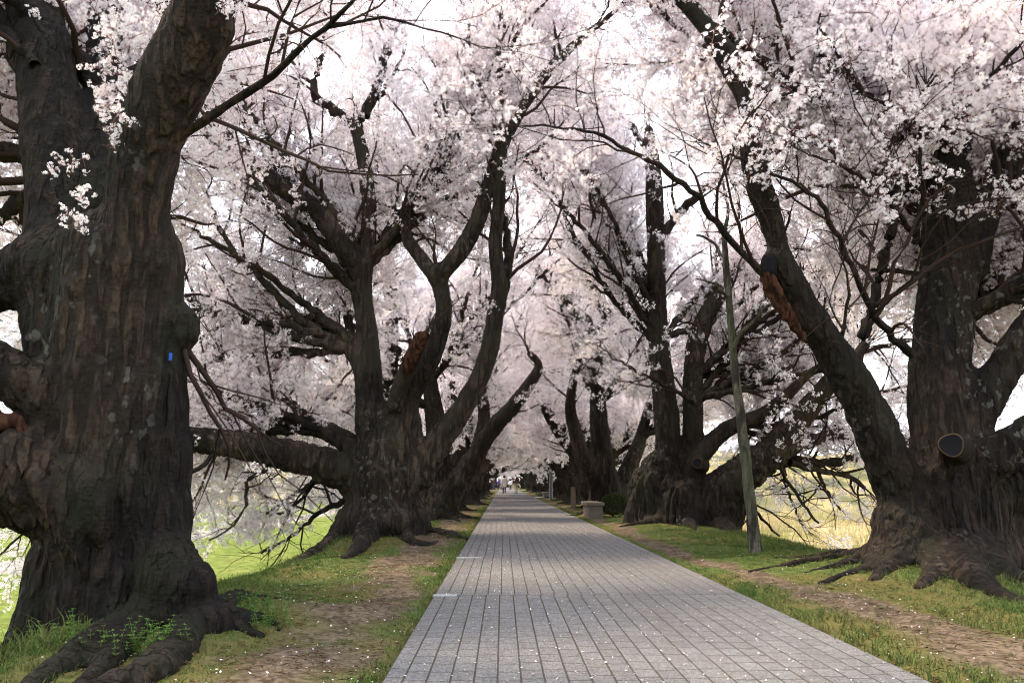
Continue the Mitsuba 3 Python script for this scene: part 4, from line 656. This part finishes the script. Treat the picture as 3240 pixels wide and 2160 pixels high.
rng = np.random.default_rng(21)
def litter(n, y0, y1, x0, x1):
    """Dead leaf bits and broken twigs lying about."""
    x = rng.uniform(x0, x1, n); y = y0 * (y1 / y0) ** rng.random(n); ok = np_fbm(x * 1.7 + 60, y * 1.2) > rng.uniform(0.2, 0.75, n); x, y = x[ok], y[ok]; n = len(x)
    L = rng.uniform(0.006, 0.022, n); w = L * rng.uniform(0.3, 0.8, n); tw = rng.random(n) < 0.25; L[tw] *= 3.0; w[tw] = 0.0022
    a = rng.uniform(0, 6.28, n); u = np.c_[np.cos(a), np.sin(a), rng.normal(0, 0.2, n)] * L[:, None]; s = np.c_[-np.sin(a), np.cos(a), rng.normal(0, 0.2, n)] * w[:, None]
    P = np.c_[x, y, ground_z(x, y) + 0.012]; k = np.array([0, 0, 0.005])
    v = np.stack([P - u, P - s + k, P + u, P + s + k], 1).reshape(-1, 3)
    return v, (np.array([[0, 1, 2], [0, 2, 3]])[None] + 4 * np.arange(n)[:, None, None]).reshape(-1, 3)
lm = MB(); lm.add(*litter(6500, 4.0, 20, -3.0, PX0 - 0.01)); lm.add(*litter(6500, 4.0, 20, PX1 + 0.01, 5.6))
scene['litter_brown'] = diffuse(mikit.proc(lambda p, n, uv: MIX((0.035, 0.022, 0.014), (0.16, 0.095, 0.055), N(p.x * 31, p.y * 31))))
scene['leaf_litter'] = lm.ply('litter_brown'); tag('leaf_litter', 'dead leaf bits and broken twigs on the bare earth and moss', 'litter', None, 'stuff')

# ---------------------------------------------------------------- wounds, cuts and the tag on the trunks
XT = TRACED['X']
def lump(lines, h, bsdf, rough=0.0, seed=0):
    v, f = blend_mesh([caps_of(l, 0.3) for l in lines], h)
    if np.einsum('ij,ij->i', v[f[:, 0]], np.cross(v[f[:, 1]], v[f[:, 2]])).sum() < 0: f = f[:, ::-1]
    n = vnormals(v, f)
    if rough: v = v + n * (rough * (meshkit.fbm(v * np.array([26, 26, 7.]), 3, seed) - 0.5))[:, None]
    return smooth_ply(v, f, vnormals(v, f), bsdf)
scene['cherry_tree_002__broken_wood'] = lump([XT['stem_wound']], 0.016, 'raw_wood', 0.10, 1); tag('cherry_tree_002__broken_wood', 'torn reddish brown wood along the leaning stem')
scene['cherry_tree_002__sealed_end'] = lump([XT['stem_plug']], 0.014, 'cut_paint', 0.03, 2); tag('cherry_tree_002__sealed_end', 'black painted end of the broken stem')
scene['cherry_tree_001__broken_wood'] = lump([XT['stub_wound']], 0.016, 'raw_wood', 0.12, 3); tag('cherry_tree_001__broken_wood', 'reddish splintered wood on the broken stub')
scene['cherry_tree__broken_wood'] = lump([XT['limb_wound']], 0.016, 'raw_wood', 0.12, 4); tag('cherry_tree__broken_wood', 'orange brown decayed wood on the lowest limb')
def cut_face(key, line, label, bark_key):
    q = np.array(line); a, c = q[0, :3], q[-1, :3]; r = q[-1, 3]; d = unit(c - a)
    x = unit(np.cross(d, [0, 0, 1.0])); y = np.cross(x, d); t = np.linspace(0, 2 * np.pi, 33)[:-1]; w = 1 + 0.06 * np.sin(3 * t + 1)
    ring = lambda rad, off: c + d * off + (np.cos(t)[:, None] * x + np.sin(t)[:, None] * y) * (rad * w)[:, None]
    def strip(*rs):
        v = np.vstack(rs); f = []
        for k_ in range(len(rs) - 1):
            for i in range(32): j = (i + 1) % 32; f += [[k_*32+i, k_*32+j, k_*32+32+j], [k_*32+i, k_*32+32+j, k_*32+32+i]]
        return v, np.array(f)
    scene[key + '__cut_stub'] = mikit.ply(strip(ring(r * 1.25, -0.42), ring(r * 1.12, -0.12), ring(r * 1.10, 0.0), ring(r * 1.02, 0.022)), bark_key, smooth=40)
    v, f = strip(ring(r * 1.02, 0.022), ring(r * 0.92, 0.026)); scene[key + '__cut_rim'] = mikit.ply((v, f), 'cut_rim')
    v, f = strip(ring(r * 0.92, 0.025), ring(r * 0.5, 0.020)); v = np.vstack([v, c + d * 0.018]); f = np.vstack([f, [[32 + i, 32 + (i + 1) % 32, 64] for i in range(32)]])
    scene[key + '__sealed_cut'] = mikit.ply((v, f), 'cut_paint'); tag(key + '__sealed_cut', label)
cut_face('cherry_tree_002', XT['cut'], 'round black sealed cut low on the trunk', 'bark_brown')
cut_face('cherry_tree_003', XT['cut2'], 'round black sealed cut facing the path', 'bark_brown')
tv = np.vstack([meshkit.WRITTEN[scene[k_]['filename']][0] for k_ in scene if k_.startswith('cherry_tree__trunk')]); tn = np.vstack([meshkit.WRITTEN[scene[k_]['filename']][2] for k_ in scene if k_.startswith('cherry_tree__trunk')])
o = np.array(XT['tag'][0][:3]); i = np.argmin(np.linalg.norm(tv - o, axis=1)); nn = unit(tn[i] * [1, 1, 0] + np.array([0.0, -0.7, 0])); xx = unit(np.cross([0, 0, 1.0], nn))
v, f = box_vf(-0.012, 0.012, -0.030, 0.030, -0.004, 0.006, 0.005)
v = tv[i] + nn * 0.025 + v[:, :1] * xx + v[:, 1:2] * np.array([0, 0, 1.0]) + v[:, 2:] * nn
scene['tag_blue'] = diffuse((0.035, 0.10, 0.42)); scene['number_tag'] = mikit.ply((v, f), 'tag_blue'); tag('number_tag', 'small plain blue tag nailed to the massive left trunk', 'tag')

# ---------------------------------------------------------------- stone benches, post, pole, bush
def bench(key, x, y, label, ln=1.75):
    z = float(ground_z(x + 0.2, y + 0.8))
    for i, (a, b) in enumerate(((0, 0.5), (0.5, 1))):
        scene[f'{key}__{numbered("seat_slab", i)}'] = mikit.ply(box_vf(x, x + 0.50, y + a * ln + 0.003, y + b * ln - 0.003, z + 0.34, z + 0.44, 0.012), 'bench_stone')
    for i, a in enumerate((0.06, 0.62, 1.20)):
        scene[f'{key}__{numbered("block", i)}'] = mikit.ply(box_vf(x + 0.05, x + 0.45, y + a, y + a + 0.42, z - 0.06, z + 0.34, 0.014), 'bench_stone')
    tag(key, label, 'bench', 'stone benches beside the path')
bench('stone_bench', 2.42, 23.4, 'nearer stone bench on three blocks, right of the path in front of the round bush')
bench('stone_bench_001', 2.80, 57.0, 'farther stone bench on the right verge, just beyond the grey pole', 1.7)
scene['stone_bench_001__base_slab'] = mikit.ply(box_vf(2.28, 3.4, 56.6, 59.0, -0.05, 0.05, 0.01), 'pale_stone')
def post_fn(p, n, uv): return MIX((0.09, 0.065, 0.048), (0.19, 0.145, 0.11), F(p.x * 22, p.y * 22, p.z * 4, 3))
scene['post_wood'] = diffuse(mikit.proc(post_fn))
z0 = float(ground_z(2.88, 33.3)); pl = np.array([[2.88, 33.3, z0 - 0.1], [2.885, 33.3, z0 + 0.4], [2.88, 33.3, z0 + 0.80]])
v, f, n_ = tubes(pl[None], np.array([[0.105, 0.10, 0.098]]), 14); scene['wooden_post__shaft'] = smooth_ply(v, f, n_, 'post_wood')
t = np.linspace(0, 2 * np.pi, 15)[:-1]; c_ = np.c_[2.88 + 0.098 * np.cos(t), 33.3 + 0.098 * np.sin(t), 0 * t + z0 + 0.80]
scene['wooden_post__cap'] = mikit.ply((np.vstack([c_, c_ * [1, 1, 1] + [0, 0, 0.012], [[2.88, 33.3, z0 + 0.835]]]), np.array([[i, (i+1) % 14, 14 + (i+1) % 14] for i in range(14)] + [[i, 14 + (i+1) % 14, 14 + i] for i in range(14)] + [[14 + i, 14 + (i+1) % 14, 28] for i in range(14)])), 'post_wood')
tag('wooden_post', 'weathered wooden post standing on the right verge beyond the bench', 'post')
scene['pole_grey'] = {'type': 'twosided', 'b': {'type': 'principled', 'base_color': rgb(0.11, 0.115, 0.12), 'roughness': 0.5, 'metallic': 0.2}}
z0 = float(ground_z(2.97, 50)); pl = np.array([[2.97, 50, z0 - 0.2], [2.97, 50, z0 + 0.55], [2.97, 50, z0 + 0.56], [2.97, 50, z0 + 6.5]])
v, f, n_ = tubes(pl[None], np.array([[0.125, 0.125, 0.112, 0.085]]), 18); scene['grey_pole__shaft'] = smooth_ply(v, f, n_, 'pole_grey')
pl = np.array([[2.97, 50, z0 + 0.53], [2.97, 50, z0 + 0.60]]); v, f, n_ = tubes(pl[None], np.array([[0.138, 0.138]]), 18); scene['grey_pole__band'] = smooth_ply(v, f, n_, 'pole_grey')
tag('grey_pole', 'plain grey metal pole rising between the right hand trunks', 'pole')
def needle_ball(key, c, r, seed, n=5200):
    rng = np.random.default_rng(seed); d = unit(rng.normal(0, 1, (n, 3))); d[:, 2] = np.abs(d[:, 2]) * rng.choice([1, 1, 1, -0.6], n)
    lump_ = 0.75 + 0.5 * meshkit.fbm(d * 2.2 + seed, 3, seed); p = c + d * r * [1, 1, 0.85] * (lump_ * rng.uniform(0.55, 1, n) ** 0.4)[:, None]
    ax = unit(d + rng.normal(0, 0.5, (n, 3))) * rng.uniform(0.03, 0.075, n)[:, None]; s = unit(np.cross(ax, rng.normal(0, 1, (n, 3)))) * 0.010
    v = np.stack([p, p + ax * 0.5 + s, p + ax, p + ax * 0.5 - s], 1).reshape(-1, 3)
    return v, (np.array([[0, 1, 2], [0, 2, 3]])[None] + 4 * np.arange(n)[:, None, None]).reshape(-1, 3)
scene['bush_leaf'] = diffuse(mikit.proc(lambda p, n, uv: MIX((0.025, 0.036, 0.016), (0.060, 0.075, 0.032), N(p.x * 14, p.y * 14, p.z * 14))))
z0 = float(ground_z(3.32, 24.2)); mb = MB(); mb.add(*needle_ball(None, np.array([3.32, 24.2, z0 + 0.30]), 0.42, 3))
scene['round_bush__foliage'] = mb.ply('bush_leaf'); tag('round_bush__foliage', kind='stuff')
B = walk_paths(np.random.default_rng(4), np.tile([3.32, 24.2, z0 - 0.05], (9, 1)), np.random.default_rng(5).normal(0, 0.6, (9, 3)) + [0, 0, 1.2], np.full(9, 0.5), 5, 0.15, 0, 0)
v, f, n_ = tubes(B, np.full((9, 5), 0.012), 5); scene['round_bush__stems'] = smooth_ply(v, f, n_, 'twig_bark')
tag('round_bush', 'dark green rounded bush between the nearer bench and a trunk', 'bush')

# ---------------------------------------------------------------- weeds by the big left trunk
scene['weed_green'] = diffuse(mikit.proc(lambda p, n, uv: MIX((0.060, 0.135, 0.030), (0.115, 0.190, 0.045), N(p.x * 20, p.y * 20, p.z * 20))))
def weed(key, x, y, h, nst, seed, label):
    rng = np.random.default_rng(seed); z = float(ground_z(x, y)); st, lf = MB(), MB()
    P = np.c_[x + rng.normal(0, 0.09, nst), y + rng.normal(0, 0.07, nst), np.full(nst, z - 0.02)]
    B = walk_paths(rng, P, rng.normal(0, 0.22, (nst, 3)) + [0, 0, 1], h * rng.uniform(0.55, 1.1, nst), 7, 0.10, 0.05, 0.0)
    v, f, n_ = tubes(B, np.full((nst, 7), 0.0022) * np.linspace(1, 0.5, 7), 4); scene[key + '__stems'] = smooth_ply(v, f, n_, 'weed_green')
    for b in B:
        for k_ in range(1, 7):
            for w in range(6):
                a = w * 1.047 + rng.uniform(-0.3, 0.3); L = (0.030 if k_ < 6 else 0.018) * rng.uniform(0.7, 1.3)
                d = np.array([math.cos(a), math.sin(a), 0.35]); s = np.array([-math.sin(a), math.cos(a), 0]) * 0.0042
                lf.add([b[k_], b[k_] + d * L * 0.55 + s, b[k_] + d * L, b[k_] + d * L * 0.55 - s], [[0, 1, 2], [0, 2, 3]])
    scene[key + '__leaves'] = lf.ply('weed_green'); tag(key + '__leaves', kind='stuff'); tag(key + '__stems', kind='stuff'); tag(key, label, 'weed', 'weeds at the foot of the big left trunk')
for i, (x, y, h, n_, lb) in enumerate([(-2.02, 4.95, 0.24, 30, 'bushiest clump of whorled green weeds in front of the spreading roots'), (-2.28, 4.98, 0.20, 15, 'whorled weeds under the long low root, middle of three clumps'), (-2.55, 5.02, 0.22, 11, 'leftmost whorled weeds in front of the big roots'),
        (-1.78, 6.02, 0.20, 22, 'low green weeds right of the root flare, beside a thin surface root'), (-1.60, 5.75, 0.16, 14, 'smallest weeds on the verge, right of the root flare')]):
    weed(numbered('weed_plant', i), x, y, h, n_, 500 + i, lb)

# ---------------------------------------------------------------- walkers
scene['skin'] = diffuse((0.42, 0.26, 0.19)); scene['hair_dark'] = diffuse((0.018, 0.014, 0.012))
def person(key, x, y, face, height, seed, label, top, legs, shoes, coat_low, bag=None, scarf=None, swing=1.0, hat=None):
    rng = np.random.default_rng(seed); s = height / 1.66; V = lambda *c: np.array(c, float)
    cl = lambda *pts: [np.r_[p[:3], p[3]] for p in pts]
    a = 0.20 * swing
    hips, chest, neck, head = V(0, 0, 0.88), V(0, 0.0, 1.22), V(0, -0.01, 1.39), V(0, 0.01, 1.53)
    leg = {}
    for sd, fw in ((-1, a), (1, -a)):
        hp = V(0.085 * sd, 0, 0.86); kn = V(0.09 * sd, fw * 0.55 + 0.04, 0.46); an = V(0.09 * sd, fw * 1.05 - (0.05 if fw < 0 else 0), 0.085 + (0.05 if fw < 0 else 0)); leg[sd] = (hp, kn, an)
    arm = {}
    for sd, fw in ((-1, -a), (1, a)):
        sh = V(0.175 * sd, 0, 1.33); el = V(0.235 * sd, fw * 0.25 - 0.03, 1.06); wr = V(0.245 * sd, fw * 0.8 + 0.04, 0.84); arm[sd] = (sh, el, wr)
    L = lambda *pr: np.array([np.r_[p, r] for p, r in pr])
    body = [L((hips, 0.11), (chest, 0.12), (V(0, 0, 1.32), 0.10)), L((V(0, 0, 1.32), 0.06), (neck, 0.052), (V(0, 0, 1.46), 0.052)), L((V(0, 0.0, 1.50), 0.078), (V(0, 0.02, 1.56), 0.086)), L((V(0, 0.07, 1.49), 0.045), (V(0, 0.075, 1.47), 0.04)), L((V(0, 0.10, 1.525), 0.014), (V(0, 0.118, 1.515), 0.012))]
    for sd in (-1, 1):
        hp, kn, an = leg[sd]; sh, el, wr = arm[sd]
        body += [L((hp, 0.085), (kn, 0.055), (an, 0.038)), L((an, 0.036), (an + V(0, 0.12, -0.04), 0.03)), L((sh, 0.052), (el, 0.040), (wr, 0.028)), L((V(0.09 * sd, 0.0, 1.53), 0.016), (V(0.095 * sd, 0, 1.51), 0.013))]
        pm_ = wr + V(0.0, 0.012, -0.055); body.append(L((wr, 0.027), (pm_, 0.030)))
        for q in range(4):
            k0 = pm_ + V(0, -0.028 + 0.019 * q, -0.02); ln = (0.058, 0.068, 0.062, 0.05)[q]; body.append(L((k0, 0.0095), (k0 + V(-0.006 * sd, 0.002, -ln * 0.55), 0.009), (k0 + V(-0.02 * sd, 0.004, -ln), 0.008)))
        body.append(L((wr + V(-0.008 * sd, 0.022, -0.02), 0.011), (wr + V(-0.018 * sd, 0.048, -0.06), 0.0095)))
    def fin(lines, h, bs, rough=0.0, quilt=0.0):
        v, f = blend_mesh([caps_of(l, 0.5) for l in lines], h)
        if np.einsum('ij,ij->i', v[f[:, 0]], np.cross(v[f[:, 1]], v[f[:, 2]])).sum() < 0: f = f[:, ::-1]
        n = vnormals(v, f)
        if rough: v = v + n * (rough * (meshkit.fbm(v * 9 + seed, 3, seed) - 0.5))[:, None]
        if quilt: v = v + n * (quilt * np.abs(np.sin(v[:, 2] * math.pi / 0.11)))[:, None]
        c, sn = math.cos(face), math.sin(face); v = v * s; R = np.array([[c, -sn, 0], [sn, c, 0], [0, 0, 1]])
        v = v @ R.T + [x, y, 0.022]; return smooth_ply(v, f, vnormals(v, f), bs)
    scene[key + '__body'] = fin(body, 0.017, 'skin')
    for nm, col in (('top', top), ('legs', legs), ('shoes', shoes)): scene[f'{key}_cloth_{nm}'] = diffuse(col)
    jac = [L((V(0, 0, coat_low + 0.1), 0.155), (V(0, 0, 1.0), 0.145), (chest, 0.152), (V(0, 0, 1.33), 0.105)), L((V(-0.12, 0, 1.33), 0.075), (V(0.12, 0, 1.33), 0.075)), L((V(-0.07, 0, coat_low + 0.12), 0.125), (V(-0.08, 0, 1.25), 0.11)), L((V(0.07, 0, coat_low + 0.12), 0.125), (V(0.08, 0, 1.25), 0.11))]
    for sd in (-1, 1): sh, el, wr = arm[sd]; jac.append(L((sh, 0.075), (el, 0.062), (wr + V(0, 0, 0.02), 0.048)))
    scene[key + '__jacket'] = fin(jac, 0.02, f'{key}_cloth_top', 0.03, 0.012 if coat_low < 0.75 else 0.0)
    tr_ = [L((V(-0.05, 0, 0.92), 0.115), (V(0.05, 0, 0.92), 0.115))]
    for sd in (-1, 1): hp, kn, an = leg[sd]; tr_.append(L((hp, 0.10), (kn, 0.072), (an + V(0, 0, 0.02), 0.058)))
    scene[key + '__trousers'] = fin(tr_, 0.018, f'{key}_cloth_legs', 0.02)
    for i, sd in enumerate((-1, 1)):
        an = leg[sd][2]; scene[f'{key}__{numbered("shoe", i)}'] = fin([L((an + V(0, -0.03, -0.03), 0.050), (an + V(0, 0.07, -0.045), 0.042), (an + V(0, 0.15, -0.052), 0.034))], 0.014, f'{key}_cloth_shoes')
    scene[key + '__hair'] = fin([L((V(0, -0.02, 1.50), 0.088), (V(0, -0.005, 1.575), 0.092)), L((V(-0.06, -0.01, 1.47), 0.045), (V(0.06, -0.01, 1.47), 0.045))], 0.014, 'hair_dark', 0.02)
    if scarf: scene[f'{key}_cloth_scarf'] = diffuse(scarf); scene[key + '__collar'] = fin([L((V(-0.07, -0.03, 1.405), 0.050), (V(0.07, -0.03, 1.405), 0.050)), L((V(-0.06, 0.05, 1.40), 0.04), (V(0.06, 0.05, 1.40), 0.04))], 0.014, f'{key}_cloth_scarf', 0.02)
    if hat: scene[f'{key}_cloth_hat'] = diffuse(hat); scene[key + '__hat'] = fin([L((V(0, -0.01, 1.60), 0.10), (V(0, -0.01, 1.64), 0.085)), L((V(-0.09, 0, 1.585), 0.05), (V(0.09, 0, 1.585), 0.05)), L((V(0, -0.09, 1.585), 0.05), (V(0, 0.12, 1.585), 0.05))], 0.016, f'{key}_cloth_hat')
    tag(key, label, 'person')
    if bag is not None:
        w = arm[bag][2] + V(0, 0.02, -0.12); bk = 'handbag' if 'handbag' not in labels else numbered('handbag', sum(k_.startswith('handbag') and '__' not in k_ for k_ in labels))
        scene['bag_black'] = diffuse((0.02, 0.02, 0.022))
        scene[bk + '__pouch'] = fin([L((w + V(0, -0.10, -0.24), 0.06), (w + V(0, 0.10, -0.24), 0.06)), L((w + V(0, -0.08, -0.12), 0.045), (w + V(0, 0.08, -0.12), 0.045))], 0.014, 'bag_black')
        scene[bk + '__strap'] = fin([L((w + V(0, -0.07, -0.10), 0.012), (w + V(0, -0.04, 0.03), 0.012), (w + V(0, 0.04, 0.03), 0.012), (w + V(0, 0.07, -0.10), 0.012))], 0.008, 'bag_black')
        tag(bk, 'black bag held by the walker in the ' + label.split(' in ', 1)[1].split(' and ')[0], 'bag')
person('person', 0.16, 75.6, 0.0, 1.72, 1, 'person walking away in long light grey quilted coat and dark trousers', (0.50, 0.47, 0.46), (0.045, 0.03, 0.026), (0.14, 0.13, 0.13), 0.60, bag=-1, scarf=(0.75, 0.72, 0.70))
person('person_001', 1.25, 75.6, 0.05, 1.80, 2, 'person walking away in brown sweater and khaki trousers', (0.085, 0.045, 0.034), (0.30, 0.31, 0.22), (0.02, 0.02, 0.022), 0.86, swing=-1.0)
person('person_002', -0.42, 108, 0.1, 1.66, 3, 'person in purple jacket, partly hidden behind the grey coat', (0.10, 0.065, 0.22), (0.05, 0.05, 0.06), (0.02, 0.02, 0.02), 0.80, hat=(0.5, 0.48, 0.38))
person('person_003', 1.12, 113, -0.1, 1.52, 4, 'smaller person in white and grey jacket between the two nearest walkers', (0.60, 0.56, 0.58), (0.03, 0.03, 0.035), (0.25, 0.24, 0.25), 0.80, bag=-1)
person('person_004', -1.35, 122, 3.1, 1.70, 5, 'far person in dark brown clothes and pale hat at the left path edge', (0.07, 0.04, 0.035), (0.06, 0.06, 0.08), (0.02, 0.02, 0.02), 0.80, hat=(0.6, 0.58, 0.56))
person('person_005', -2.05, 124, 3.3, 1.62, 6, 'far person in grey blue clothes beside the one with pale hat', (0.10, 0.11, 0.13), (0.09, 0.10, 0.12), (0.02, 0.02, 0.02), 0.80)
